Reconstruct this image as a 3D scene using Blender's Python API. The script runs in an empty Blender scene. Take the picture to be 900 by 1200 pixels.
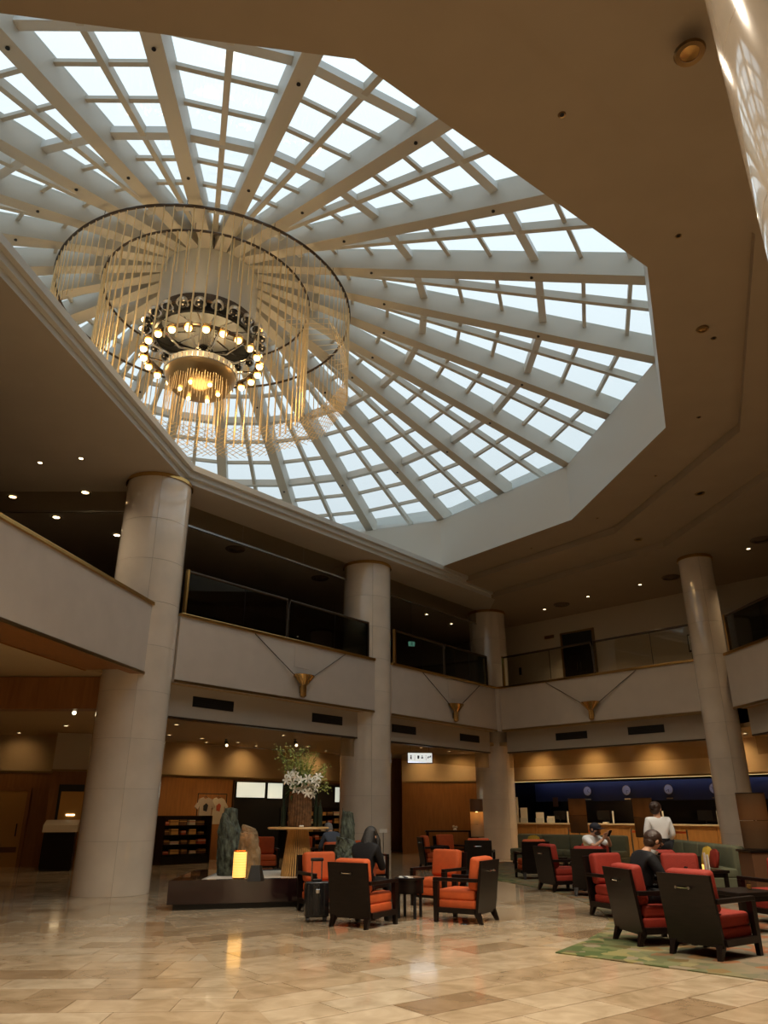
import bpy, bmesh, math, random
from mathutils import Vector, Matrix, noise
PI = math.pi
R = math.radians
random.seed(7)
col = bpy.context.scene.collection
# ------------------------------------------------------------------ camera, sky, exposure
PITCH = math.atan(0.4047)
EYE = 1.5
FPX = 872.0
cd = bpy.data.cameras.new('camera'); cam = bpy.data.objects.new('camera', cd); col.objects.link(cam)
cam.location = (0, 0, EYE); cam.rotation_euler = (PI/2 + PITCH, 0, 0)
cd.sensor_fit = 'VERTICAL'; cd.sensor_height = 36; cd.sensor_width = 27; cd.lens = FPX/1200*36
cd.clip_start = 0.05; cd.clip_end = 300
bpy.context.scene.camera = cam
SKY = 1.6
world = bpy.data.worlds.new('overcast_sky'); bpy.context.scene.world = world; world.use_nodes = True
wn = world.node_tree.nodes; wl = world.node_tree.links
bg = wn['Background']; bg.inputs['Color'].default_value = (0.86, 0.94, 1.0, 1)
tc = wn.new('ShaderNodeTexCoord'); sx = wn.new('ShaderNodeSeparateXYZ'); wl.new(tc.outputs['Generated'], sx.inputs[0])
mr = wn.new('ShaderNodeMapRange'); wl.new(sx.outputs['Z'], mr.inputs['Value'])   # standard overcast sky: zenith three times the horizon
mr.inputs['From Min'].default_value = 0; mr.inputs['From Max'].default_value = 1
mr.inputs['To Min'].default_value = SKY/3; mr.inputs['To Max'].default_value = SKY
wl.new(mr.outputs[0], bg.inputs['Strength'])
sc = bpy.context.scene
vs = sc.view_settings; vs.view_transform = 'Standard'; vs.look = 'None'; vs.gamma = 1; vs.use_curve_mapping = False
vs.exposure = 0.0
sc.cycles.use_denoising = True
sc.cycles.max_bounces = 10; sc.cycles.diffuse_bounces = 6; sc.cycles.glossy_bounces = 4; sc.cycles.transparent_max_bounces = 16
sc.cycles.sample_clamp_indirect = 6.0
sc.cycles.caustics_reflective = False; sc.cycles.caustics_refractive = False

def px(u, v, z):
    """plan point where the pixel's ray meets height z"""
    x = (u-450)/FPX; y = (600-v)/FPX
    Y = math.cos(PITCH) - math.sin(PITCH)*y; Z = math.sin(PITCH) + math.cos(PITCH)*y
    t = (z-EYE)/Z
    return (x*t, Y*t)
def project(P):
    X, Y, Z = P[0], P[1], P[2]-EYE
    c = Y*math.cos(PITCH) + Z*math.sin(PITCH); w = -Y*math.sin(PITCH) + Z*math.cos(PITCH)
    if c < .1: return None
    return (450+FPX*X/c, 600-FPX*w/c)

# ------------------------------------------------------------------ materials
MATS = {}
def mat(name, color, rough=.5, metal=0, spec=.5, coat=0, var=0, vscale=4, bump=0, bscale=30, emit=None, estr=0, stretch=None):
    m = bpy.data.materials.new(name); m.use_nodes = True; MATS[name] = m
    nt = m.node_tree; b = nt.nodes['Principled BSDF']
    b.inputs['Base Color'].default_value = (*color, 1); b.inputs['Roughness'].default_value = rough
    b.inputs['Metallic'].default_value = metal; b.inputs['Specular IOR Level'].default_value = spec
    b.inputs['Coat Weight'].default_value = coat; b.inputs['Coat Roughness'].default_value = .03
    if var or bump:
        t = nt.nodes.new('ShaderNodeTexCoord'); src = t.outputs['Object']
        if stretch:
            mp = nt.nodes.new('ShaderNodeMapping'); mp.inputs['Scale'].default_value = stretch
            nt.links.new(src, mp.inputs[0]); src = mp.outputs[0]
    if var:
        n = nt.nodes.new('ShaderNodeTexNoise'); n.inputs['Scale'].default_value = vscale; n.inputs['Detail'].default_value = 5
        nt.links.new(src, n.inputs['Vector'])
        r = nt.nodes.new('ShaderNodeValToRGB'); e = r.color_ramp.elements
        e[0].position = .3; e[1].position = .7
        e[0].color = (*[max(0, c*(1-var)) for c in color], 1); e[1].color = (*[min(1, c*(1+var)) for c in color], 1)
        nt.links.new(n.outputs[0], r.inputs[0]); nt.links.new(r.outputs[0], b.inputs['Base Color'])
    if bump:
        n2 = nt.nodes.new('ShaderNodeTexNoise'); n2.inputs['Scale'].default_value = bscale; n2.inputs['Detail'].default_value = 4
        nt.links.new(src, n2.inputs['Vector'])
        bp = nt.nodes.new('ShaderNodeBump'); bp.inputs['Strength'].default_value = bump; bp.inputs['Distance'].default_value = .02
        nt.links.new(n2.outputs[0], bp.inputs['Height']); nt.links.new(bp.outputs[0], b.inputs['Normal'])
    if emit:
        b.inputs['Emission Color'].default_value = (*emit, 1); b.inputs['Emission Strength'].default_value = estr
    return m
def glass(name, tint, refl=1.0, ior=1.5, rough=0.0):
    m = bpy.data.materials.new(name); m.use_nodes = True; MATS[name] = m
    nt = m.node_tree; nt.nodes.remove(nt.nodes['Principled BSDF']); out = nt.nodes['Material Output']
    tr = nt.nodes.new('ShaderNodeBsdfTransparent'); tr.inputs[0].default_value = (*tint, 1)
    gl = nt.nodes.new('ShaderNodeBsdfGlossy'); gl.inputs['Roughness'].default_value = rough; gl.inputs[0].default_value = (refl, refl, refl, 1)
    fr = nt.nodes.new('ShaderNodeFresnel'); 
    ge = nt.nodes.new('ShaderNodeNewGeometry'); io = nt.nodes.new('ShaderNodeMapRange')   # same reflectance from both faces of a thin pane
    io.inputs['To Min'].default_value = ior; io.inputs['To Max'].default_value = 1/ior
    nt.links.new(ge.outputs['Backfacing'], io.inputs['Value']); nt.links.new(io.outputs[0], fr.inputs['IOR'])
    mx = nt.nodes.new('ShaderNodeMixShader'); nt.links.new(fr.outputs[0], mx.inputs[0])
    nt.links.new(tr.outputs[0], mx.inputs[1]); nt.links.new(gl.outputs[0], mx.inputs[2]); nt.links.new(mx.outputs[0], out.inputs[0])
    return m
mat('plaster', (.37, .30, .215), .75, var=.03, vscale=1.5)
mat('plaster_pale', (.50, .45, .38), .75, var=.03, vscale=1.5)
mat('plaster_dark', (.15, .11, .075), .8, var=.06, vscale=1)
mat('white_panel', (.66, .67, .65), .45)
mat('beam_paint', (.56, .53, .46), .5)
mat('cornice_paint', (.62, .62, .59), .5)
mat('column_stone', (.76, .67, .56), .09, coat=1.0, var=.06, vscale=1.6)
mat('column_joint', (.42, .36, .29), .6)
mat('joint', (.31, .25, .18), .6)
mat('parapet_stone', (.58, .51, .44), .5, var=.04, vscale=2)
mat('gold', (.72, .45, .16), .22, metal=1)
mat('brass_dark', (.36, .24, .11), .3, metal=1)
mat('bronze', (.10, .075, .055), .3, metal=.8)
mat('black', (.012, .011, .010), .45)
mat('black_gloss', (.010, .010, .011), .2)
mat('dark_metal', (.03, .03, .033), .35, metal=.7)
mat('steel', (.55, .55, .55), .25, metal=1)
mat('chrome', (.75, .74, .72), .08, metal=1)
mat('dark_wood', (.009, .0052, .004), .32, spec=.28, var=.35, vscale=6, stretch=(1, 1, 8))
mat('plinth_wood', (.022, .009, .009), .12, coat=1.0, var=.3, vscale=3, stretch=(.6, 4, 4))
mat('wall_wood', (.30, .125, .035), .38, var=.14, vscale=3, stretch=(4, 4, .5))
mat('desk_wood', (.40, .20, .06), .35, var=.12, vscale=3, stretch=(4, 4, .5))
mat('light_wood', (.62, .36, .13), .4, var=.15, vscale=8)
mat('wall_cream', (.55, .41, .24), .7, var=.03, vscale=1.5)
mat('wall_cream_pale', (.62, .55, .44), .7)
mat('soffit_warm', (.52, .38, .20), .7)
mat('orange', (.56, .095, .018), .75, bump=.25, bscale=60, var=.1, vscale=7)
mat('red_cushion', (.27, .018, .006), .75, bump=.25, bscale=60, var=.1, vscale=7)
mat('sofa_green', (.17, .175, .105), .85, bump=.2, bscale=90, var=.06, vscale=5)
mat('yellow', (.70, .45, .05), .8, bump=.2, bscale=60)
mat('gravel', (.80, .76, .68), .9, bump=1, bscale=90, var=.12, vscale=60)
mat('rock_green', (.075, .092, .070), .65, bump=1, bscale=9, var=.92, vscale=8, stretch=(2, 2, 1))
mat('rock_brown', (.25, .17, .09), .8, bump=1, bscale=10, var=.5, vscale=5)
mat('bark', (.15, .075, .03), .85, bump=1, bscale=22, var=.5, vscale=10)
mat('leaf', (.06, .13, .02), .5, var=.4, vscale=9)
mat('sprig', (.30, .34, .08), .6)
mat('petal', (.90, .90, .84), .6)
mat('dark_glass', (.02, .03, .02), .1)
mat('skin', (.60, .33, .21), .55)
mat('hair_black', (.008, .007, .007), .4, bump=.6, bscale=40, stretch=(3, 3, .4))
mat('hair_brown', (.035, .016, .009), .45, bump=.6, bscale=40)
mat('hair_grey', (.22, .21, .20), .6, bump=.5, bscale=40)
mat('suit', (.006, .006, .008), .7, spec=.3, bump=.2, bscale=30)
mat('white_cloth', (.82, .84, .86), .8, bump=.35, bscale=14)
mat('navy', (.015, .017, .03), .8)
mat('blue_grey', (.075, .095, .13), .85, bump=.3, bscale=14)
mat('shoe', (.01, .01, .01), .3)
mat('paper', (.82, .80, .74), .7)
mat('tshirt_beige', (.42, .33, .24), .85, bump=.3, bscale=15)
mat('desk_black', (.006, .006, .007), .25)
mat('desk_blue', (.03, .04, .085), .5)
mat('clock_face', (.62, .62, .64), .5)
mat('rope', (.65, .10, .02), .6)
mat('lantern', (.9, .62, .25), .7, emit=(1, .50, .10), estr=1.5)
mat('bulb', (1, .85, .55), .4, emit=(1, .60, .20), estr=9)
mat('downlight_glow', (1, .9, .7), .4, emit=(1, .80, .48), estr=5)
mat('cove_glow', (1, .9, .7), .4, emit=(1, .72, .30), estr=1.6)
mat('sign_glow', (.9, .95, 1), .4, emit=(.80, .88, 1), estr=1.3)
mat('shop_wall_glow', (.9, .95, .9), .4, emit=(.95, 1, .82), estr=.55)
mat('exit_glow', (.2, .8, .4), .4, emit=(.45, 1, .75), estr=1.2)
mat('red_glow', (.8, .02, .02), .4, emit=(1, .03, .02), estr=.6)
mat('tea_light', (1, .7, .3), .4, emit=(1, .50, .12), estr=3)
mat('goods_red', (.45, .08, .03), .6); mat('goods_gold', (.55, .30, .08), .6); mat('goods_brown', (.16, .07, .03), .6); mat('goods_cream', (.6, .5, .35), .6)
def shade(name, color, rear):
    m = bpy.data.materials.new(name); m.use_nodes = True; MATS[name] = m
    nt = m.node_tree; nt.nodes.remove(nt.nodes['Principled BSDF']); out = nt.nodes['Material Output']
    d = nt.nodes.new('ShaderNodeBsdfDiffuse'); d.inputs[0].default_value = (*color, 1); t = nt.nodes.new('ShaderNodeBsdfTranslucent'); t.inputs[0].default_value = (*rear, 1)
    mx = nt.nodes.new('ShaderNodeMixShader'); mx.inputs[0].default_value = .45
    nt.links.new(d.outputs[0], mx.inputs[1]); nt.links.new(t.outputs[0], mx.inputs[2]); nt.links.new(mx.outputs[0], out.inputs[0])
shade('lamp_paper', (.16, .10, .055), (.36, .23, .11)); shade('lamp_cream', (.65, .52, .33), (.85, .65, .38))
glass('pane_glass', (.94, .97, .97), .9, 1.35)
glass('rail_glass', (.30, .33, .32), .9, 1.5)  # dark tint puts the gallery's darkness and dark reflections into the glass
glass('rail_glass_clear', (.85, .84, .78), .9, 1.5)
glass('smoke_glass', (.86, .83, .76), .9, 1.45)
# marble tile: colour differs from tile to tile, soft clouds and small veins within one
def tile_material():
    m = bpy.data.materials.new('marble_tile'); m.use_nodes = True; MATS['marble_tile'] = m
    nt = m.node_tree; b = nt.nodes['Principled BSDF']
    oi = nt.nodes.new('ShaderNodeObjectInfo'); ge = nt.nodes.new('ShaderNodeNewGeometry')
    ad = nt.nodes.new('ShaderNodeMath'); ad.operation = 'ADD'; fr = nt.nodes.new('ShaderNodeMath'); fr.operation = 'FRACT'
    nt.links.new(oi.outputs['Random'], ad.inputs[0]); nt.links.new(ge.outputs['Random Per Island'], ad.inputs[1]); nt.links.new(ad.outputs[0], fr.inputs[0])
    rp = nt.nodes.new('ShaderNodeValToRGB'); e = rp.color_ramp.elements
    e[0].position = 0; e[0].color = (.33, .225, .135, 1); e[1].position = 1; e[1].color = (.62, .53, .40, 1)
    for p, c in ((.08, (.41, .30, .19, 1)), (.25, (.52, .40, .265, 1)), (.7, (.60, .48, .335, 1))):
        k = e.new(p); k.color = c
    nt.links.new(fr.outputs[0], rp.inputs[0])
    n = nt.nodes.new('ShaderNodeTexNoise'); n.inputs['Scale'].default_value = 3.2; n.inputs['Detail'].default_value = 8; n.inputs['Distortion'].default_value = .8
    nt.links.new(ge.outputs['Position'], n.inputs['Vector'])
    r2 = nt.nodes.new('ShaderNodeValToRGB'); r2.color_ramp.elements[0].position = .3; r2.color_ramp.elements[1].position = .72
    r2.color_ramp.elements[0].color = (.72, .68, .62, 1); r2.color_ramp.elements[1].color = (1.12, 1.12, 1.12, 1)
    nt.links.new(n.outputs[0], r2.inputs[0])
    mx = nt.nodes.new('ShaderNodeMix'); mx.data_type = 'RGBA'; mx.blend_type = 'MULTIPLY'; mx.inputs['Factor'].default_value = 1
    nt.links.new(rp.outputs[0], mx.inputs['A']); nt.links.new(r2.outputs[0], mx.inputs['B'])
    nt.links.new(mx.outputs['Result'], b.inputs['Base Color'])
    b.inputs['Roughness'].default_value = .13; b.inputs['Specular IOR Level'].default_value = .5
    b.inputs['Coat Weight'].default_value = .25; b.inputs['Coat Roughness'].default_value = .05
tile_material()
def carpet_material():
    m = bpy.data.materials.new('carpet'); m.use_nodes = True; MATS['carpet'] = m
    nt = m.node_tree; b = nt.nodes['Principled BSDF']; b.inputs['Roughness'].default_value = .95; b.inputs['Specular IOR Level'].default_value = .1
    t = nt.nodes.new('ShaderNodeTexCoord')
    v = nt.nodes.new('ShaderNodeTexVoronoi'); v.inputs['Scale'].default_value = 6.0; v.inputs['Randomness'].default_value = 1
    n = nt.nodes.new('ShaderNodeTexNoise'); n.inputs['Scale'].default_value = 1.1; n.inputs['Detail'].default_value = 2
    nn = nt.nodes.new('ShaderNodeTexNoise'); nn.inputs['Scale'].default_value = 5; nn.inputs['Detail'].default_value = 2
    mv = nt.nodes.new('ShaderNodeMix'); mv.data_type = 'VECTOR'; mv.inputs['Factor'].default_value = .12
    nt.links.new(t.outputs['Object'], mv.inputs['A']); nt.links.new(nn.outputs['Color'], mv.inputs['B'])
    nt.links.new(mv.outputs['Result'], v.inputs['Vector']); nt.links.new(t.outputs['Object'], n.inputs['Vector']); nt.links.new(t.outputs['Object'], nn.inputs['Vector'])
    sp = nt.nodes.new('ShaderNodeSeparateColor'); nt.links.new(v.outputs['Color'], sp.inputs[0])
    r1 = nt.nodes.new('ShaderNodeValToRGB'); r1.color_ramp.interpolation = 'CONSTANT'; e = r1.color_ramp.elements
    e[0].position = 0; e[0].color = (.07, .095, .035, 1); e[1].position = .3; e[1].color = (.12, .135, .055, 1)
    for p, c in ((.55, (.20, .185, .075, 1)), (.75, (.20, .17, .11, 1)), (.9, (.12, .10, .05, 1))):
        k = e.new(p); k.color = c
    r2 = nt.nodes.new('ShaderNodeValToRGB'); r2.color_ramp.interpolation = 'CONSTANT'; e = r2.color_ramp.elements
    e[0].position = 0; e[0].color = (.22, .165, .115, 1); e[1].position = .35; e[1].color = (.15, .13, .095, 1)
    for p, c in ((.6, (.24, .10, .05, 1)), (.8, (.19, .155, .11, 1))):
        k = e.new(p); k.color = c
    nt.links.new(sp.outputs[0], r1.inputs[0]); nt.links.new(sp.outputs[1], r2.inputs[0])
    sxyz = nt.nodes.new('ShaderNodeSeparateXYZ'); nt.links.new(t.outputs['Object'], sxyz.inputs[0])
    # the woven pattern turns from green at the curved border to beige and rust further in
    m1 = nt.nodes.new('ShaderNodeMapRange'); m1.inputs['From Min'].default_value = 2.6; m1.inputs['From Max'].default_value = 4.2
    nt.links.new(sxyz.outputs['X'], m1.inputs['Value'])
    ad = nt.nodes.new('ShaderNodeMath'); ad.operation = 'ADD'; sb = nt.nodes.new('ShaderNodeMath'); sb.operation = 'SUBTRACT'; sb.inputs[1].default_value = .5
    nt.links.new(n.outputs[0], sb.inputs[0]); nt.links.new(m1.outputs[0], ad.inputs[0]); nt.links.new(sb.outputs[0], ad.inputs[1])
    mx = nt.nodes.new('ShaderNodeMix'); mx.data_type = 'RGBA'
    nt.links.new(ad.outputs[0], mx.inputs['Factor']); nt.links.new(r1.outputs[0], mx.inputs['A']); nt.links.new(r2.outputs[0], mx.inputs['B'])
    nt.links.new(mx.outputs['Result'], b.inputs['Base Color'])
carpet_material()

# ------------------------------------------------------------------ mesh helpers
class MB:
    def __init__(s): s.v = []; s.f = []
    def add(s, vs, fs, M=None):
        o = len(s.v)
        s.v += [tuple(M @ Vector(v)) if M else tuple(v) for v in vs]
        s.f += [tuple(i+o for i in f) for f in fs]; return s
    def box(s, x0, x1, y0, y1, z0, z1, M=None):
        v = [(x0,y0,z0),(x1,y0,z0),(x1,y1,z0),(x0,y1,z0),(x0,y0,z1),(x1,y0,z1),(x1,y1,z1),(x0,y1,z1)]
        return s.add(v, [(0,3,2,1),(4,5,6,7),(0,1,5,4),(1,2,6,5),(2,3,7,6),(3,0,4,7)], M)
    def hexa(s, b, t):
        return s.add(list(b)+list(t), [(0,3,2,1),(4,5,6,7),(0,1,5,4),(1,2,6,5),(2,3,7,6),(3,0,4,7)])
    def prism(s, poly, z0, z1, M=None):
        n = len(poly)
        v = [(x,y,z0) for x,y in poly] + [(x,y,z1) for x,y in poly]
        f = [tuple(range(n-1,-1,-1)), tuple(range(n,2*n))] + [(i,(i+1)%n,n+(i+1)%n,n+i) for i in range(n)]
        return s.add(v, f, M)
    def lathe(s, prof, n=24, M=None, a0=0, a1=2*PI):
        full = abs(a1-a0-2*PI) < 1e-6; k = n if full else n+1
        v = []; f = []
        for r, z in prof:
            for i in range(k):
                a = a0+(a1-a0)*i/n; v.append((r*math.cos(a), r*math.sin(a), z))
        for j in range(len(prof)-1):
            for i in range(n):
                i2 = (i+1) % k
                f.append((j*k+i, j*k+i2, (j+1)*k+i2, (j+1)*k+i))
        mxr = max(p[0] for p in prof)
        if full and len(prof) > 3 and min(prof[0][0], prof[-1][0]) > .3*mxr and abs(prof[0][0]-prof[-1][0]) < .35*mxr:
            j = len(prof)-1; f += [(j*k+i, j*k+(i+1) % k, (i+1) % k, i) for i in range(n)]      # a ring: close it on itself
        elif full:
            if prof[0][0] > 1e-4: f.append(tuple(range(k-1,-1,-1)))
            if prof[-1][0] > 1e-4: f.append(tuple((len(prof)-1)*k+i for i in range(k)))
        return s.add(v, f, M)
    def tube(s, pts, r, n=6, closed=False, M=None):
        pts = [Vector(p) for p in pts]; m = len(pts); v = []; f = []
        rs = r if isinstance(r, (list, tuple)) else [r]*m
        prevu = None
        for i in range(m):
            if closed: d = pts[(i+1)%m]-pts[i-1]
            else: d = pts[min(i+1,m-1)]-pts[max(i-1,0)]
            d.normalize()
            u = d.orthogonal().normalized() if prevu is None else (prevu-d*prevu.dot(d)).normalized()
            prevu = u; w = d.cross(u)
            for k in range(n):
                a = 2*PI*k/n; v.append(pts[i]+(u*math.cos(a)+w*math.sin(a))*rs[i])
        for i in range(m if closed else m-1):
            for k in range(n):
                a, b = i*n+k, i*n+(k+1)%n; c = ((i+1)%m)*n+(k+1)%n; d2 = ((i+1)%m)*n+k
                f.append((a,b,c,d2))
        if not closed: f += [tuple(range(n-1,-1,-1)), tuple((m-1)*n+k for k in range(n))]
        return s.add(v, f, M)
    def ball(s, c, rx, ry=None, rz=None, n=14, m=9):
        ry = ry or rx; rz = rz or rx
        prof = [(math.sin(PI*j/m), -math.cos(PI*j/m)) for j in range(m+1)]
        prof[0] = (1e-5, -1); prof[-1] = (1e-5, 1)
        return s.lathe(prof, n, Matrix.Translation(c) @ Matrix.Diagonal((rx, ry, rz, 1)))
    def rbox(s, x0, x1, y0, y1, z0, z1, r=.03, seg=3, M=None, puff=0):
        bm = bmesh.new(); bmesh.ops.create_cube(bm, size=1)
        for v in bm.verts: v.co = ((x0+x1)/2+v.co.x*(x1-x0), (y0+y1)/2+v.co.y*(y1-y0), (z0+z1)/2+v.co.z*(z1-z0))
        if puff: bmesh.ops.subdivide_edges(bm, edges=bm.edges[:], cuts=3, use_grid_fill=True)
        if puff:
            cx, cy, cz = (x0+x1)/2, (y0+y1)/2, (z0+z1)/2; hx, hy, hz = (x1-x0)/2, (y1-y0)/2, (z1-z0)/2
            for v in bm.verts:
                a, b, c = (v.co.x-cx)/hx, (v.co.y-cy)/hy, (v.co.z-cz)/hz
                v.co.x = cx+hx*a*(1-.10*(b*b+c*c)/2) + (puff*a*(1-b*b)*(1-c*c))
                v.co.y = cy+hy*b*(1-.10*(a*a+c*c)/2) + (puff*b*(1-a*a)*(1-c*c))
                v.co.z = cz+hz*c*(1-.10*(a*a+b*b)/2) + (puff*c*(1-a*a)*(1-b*b))
            sharp = [e for e in bm.edges if e.calc_face_angle(0) > .8]
            if sharp: bmesh.ops.bevel(bm, geom=sharp, offset=r, segments=2, affect='EDGES', profile=.5, clamp_overlap=True)
        else:
            bmesh.ops.bevel(bm, geom=bm.edges[:], offset=r, segments=seg, affect='EDGES', profile=.5, clamp_overlap=True)
        bm.verts.index_update()
        s.add([v.co.copy() for v in bm.verts], [[v.index for v in f.verts] for f in bm.faces], M); bm.free(); return s
    def mesh(s, name, m, smooth=False):
        me = bpy.data.meshes.new(name); me.from_pydata(s.v, [], s.f)
        bm = bmesh.new(); bm.from_mesh(me); bmesh.ops.recalc_face_normals(bm, faces=bm.faces[:]); bm.to_mesh(me); bm.free()
        me.materials.append(MATS[m] if isinstance(m, str) else m)
        if smooth:
            me.polygons.foreach_set('use_smooth', [True]*len(me.polygons))
            try: me.set_sharp_from_angle(angle=R(40))
            except Exception: pass
        me.update(); return me
    def build(s, name, m, parent=None, loc=None, rz=None, smooth=False):
        return link(name, s.mesh(name, m, smooth), parent, loc, rz)
def link(name, me, parent=None, loc=None, rz=None):
    o = bpy.data.objects.new(name, me); col.objects.link(o)
    if parent: o.parent = parent
    if loc is not None: o.location = loc
    if rz is not None: o.rotation_euler = (0, 0, rz)
    return o
def tag(o, label, cat, group=None):
    o['label'] = label; o['category'] = cat
    if group: o['group'] = group
    return o
def thing(name, label, cat, loc=(0,0,0), rz=0, group=None):
    return tag(link(name, None, None, loc, rz), label, cat, group)
def struct(o): o['kind'] = 'structure'; return o
def kids(o): return [c for c in col.objects if c.parent == o]
def copy_tree(o, parent=None, _index=None):
    if _index is None:
        _index = {}
        for c in col.objects:
            if c.parent: _index.setdefault(c.parent, []).append(c)
    c = o.copy(); col.objects.link(c); c.parent = parent
    for ch in _index.get(o, []): copy_tree(ch, c, _index)
    return c
def dup(o, loc, rz, label=None, group=None):
    c = copy_tree(o); c.location = loc; c.rotation_euler = (0, 0, rz)
    if label: c['label'] = label
    if group: c['group'] = group
    return c
def spot(parent, loc, power, size=80, blend=.8, color=(1, .70, .38), radius=.06, target=None):
    l = bpy.data.lights.new('spot_lamp', 'SPOT'); l.energy = power; l.spot_size = R(size); l.spot_blend = blend; l.color = color; l.shadow_soft_size = radius
    o = bpy.data.objects.new('spot_lamp', l); col.objects.link(o); o.parent = parent; o.location = loc
    if target is not None:
        d = Vector(target)-Vector(loc); o.rotation_euler = d.to_track_quat('-Z', 'Y').to_euler()
    return o
def point(parent, loc, power, color=(1, .6, .25), radius=.08):
    l = bpy.data.lights.new('glow_lamp', 'POINT'); l.energy = power; l.color = color; l.shadow_soft_size = radius
    o = bpy.data.objects.new('glow_lamp', l); col.objects.link(o); o.parent = parent; o.location = loc
    return o

# ------------------------------------------------------------------ key plan points
CX, CY = -4.56, 15.89            # axis of the skylight
RO = 10.87; A0 = R(52.9)         # twelve-sided opening
ZO, ZF = 9.4, 11.12              # lower and upper edge of the white upstand
def dode(r, k): a = A0-R(30)*k; return (CX+r*math.cos(a), CY+r*math.sin(a))
PA0, J1, J2, J3, PE1 = (-8.0, -1.1), (-5.03, 16.69), (4.2, 28.15), (9.95, 22.1), (11.6, 5.0)
ZB, ZL = 4.28, 5.80              # parapet bottom and ledge
ZC = 9.0                         # upper soffit
ZG = 3.8                         # ground-floor soffit
def off(p0, p1, d):
    a = math.atan2(p1[1]-p0[1], p1[0]-p0[0]); return (-math.sin(a)*d, math.cos(a)*d)
# ------------------------------------------------------------------ floor with marble tiles
fl = struct(MB().box(-19, 19, -9, 40, -.25, -.012).build('floor', 'joint'))
CARPET = [(1.98, 9.88), (2.55, 10.75), (3.0, 11.6), (3.37, 12.6), (3.58, 13.8), (3.62, 15.2), (3.5, 16.8), (3.2, 18.4), (2.83, 19.6), (2.2, 21.2), (1.4, 22.8),
          (1.8, 25.5), (4.0, 27.2), (7.0, 25.8), (9.0, 21.9), (10.9, 20.5), (12.3, 2.0), (9.5, 2.9)]
def inside(p, poly):
    c = False; n = len(poly)
    for i in range(n):
        (x1, y1), (x2, y2) = poly[i], poly[i-1]
        if (y1 > p[1]) != (y2 > p[1]) and p[0] < (x2-x1)*(p[1]-y1)/(y2-y1)+x1: c = not c
    return c
TL, TW = .90, .45
SEAM = ((-1.72, 8.9), R(-68))     # where the two laying directions meet
def side(p): return math.cos(SEAM[1])*(p[1]-SEAM[0][1])-math.sin(SEAM[1])*(p[0]-SEAM[0][0])
def clip_half(poly, sgn):
    out = []
    for i in range(len(poly)):
        a, b = poly[i-1], poly[i]; sa, sb = side(a)*sgn, side(b)*sgn
        if sa*sb < 0: t = sa/(sa-sb); out.append((a[0]+(b[0]-a[0])*t, a[1]+(b[1]-a[1])*t))
        if sb >= 0: out.append(b)
    return out
tiles = []
for sgn, ang in ((1, R(37)), (-1, R(2))):
    ca, sa = math.cos(ang), math.sin(ang)
    for j in range(-90, 130):
        sh = random.choice((0, .3, .45, .6, .75))
        for i in range(-60, 60):
            x0, y0 = i*TL+sh, j*TW; g = .004
            q = [(x0+g, y0+g), (x0+TL-g, y0+g), (x0+TL-g, y0+TW-g), (x0+g, y0+TW-g)]
            q = [(x*ca-y*sa, x*sa+y*ca) for x, y in q]
            c = (sum(p[0] for p in q)/4, sum(p[1] for p in q)/4)
            if not (-15 < c[0] < 13 and -1 < c[1] < 34): continue
            if inside(c, CARPET) and min((c[0]-p[0])**2+(c[1]-p[1])**2 for p in CARPET) > 1.2 and inside((c[0]-.7, c[1]-.1), CARPET): continue
            d = [side(p)*sgn for p in q]
            whole = min(d) >= 0
            if max(d) <= 0: continue
            if not whole:
                q = clip_half(q, sgn)
                if len(q) < 3: continue
            uv = project((c[0], c[1], 0)); vis = bool(uv and -40 < uv[0] < 940 and 1000 < uv[1] < 1230)
            tiles.append((0 if vis else 1, c[0]**2+c[1]**2, c, ang, whole, q))
tiles.sort(key=lambda t: t[:2])
tile_me = MB().box(-TL/2+.004, TL/2-.004, -TW/2+.004, TW/2-.004, -.02, 0).mesh('tile', 'marble_tile')
rest = MB()
for n, (nv, d, c, ang, whole, q) in enumerate(tiles):
    if n < 300:
        if whole: link('tile', tile_me, fl, (c[0], c[1], 0), ang)
        else: MB().prism([(x-c[0], y-c[1]) for x, y in q], -.02, 0).build('tile', 'marble_tile', fl, (c[0], c[1], 0))
    else:
        k = len(q); o = len(rest.v)
        rest.v += [(x, y, 0) for x, y in q] + [(x, y, -.02) for x, y in q]
        rest.f += [tuple(range(o, o+k))] + [(o+i, o+k+i, o+k+(i+1)%k, o+(i+1)%k) for i in range(k)]
ro = rest.build('tile_field', 'marble_tile', fl); ro['kind'] = 'stuff'
cp = MB().prism(CARPET, 0.0, .012).build('carpet', 'carpet')
tag(cp, 'green and beige patterned carpet with a curved border on the marble floor', 'carpet')

# ------------------------------------------------------------------ outer shell
struct(MB().box(-19, 19, -9, -8.7, -.2, 9.6).build('wall_back', 'plaster'))
struct(MB().box(18, 18.3, -9, 40, -.2, 9.6).build('wall_right', 'wall_cream'))
struct(MB().box(-19, -18.7, -9, 40, -.2, 9.6).build('wall_left', 'wall_cream'))
struct(MB().box(-19, 19, 39.5, 39.8, -.2, 9.6).build('wall_far', 'plaster_dark'))

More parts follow.
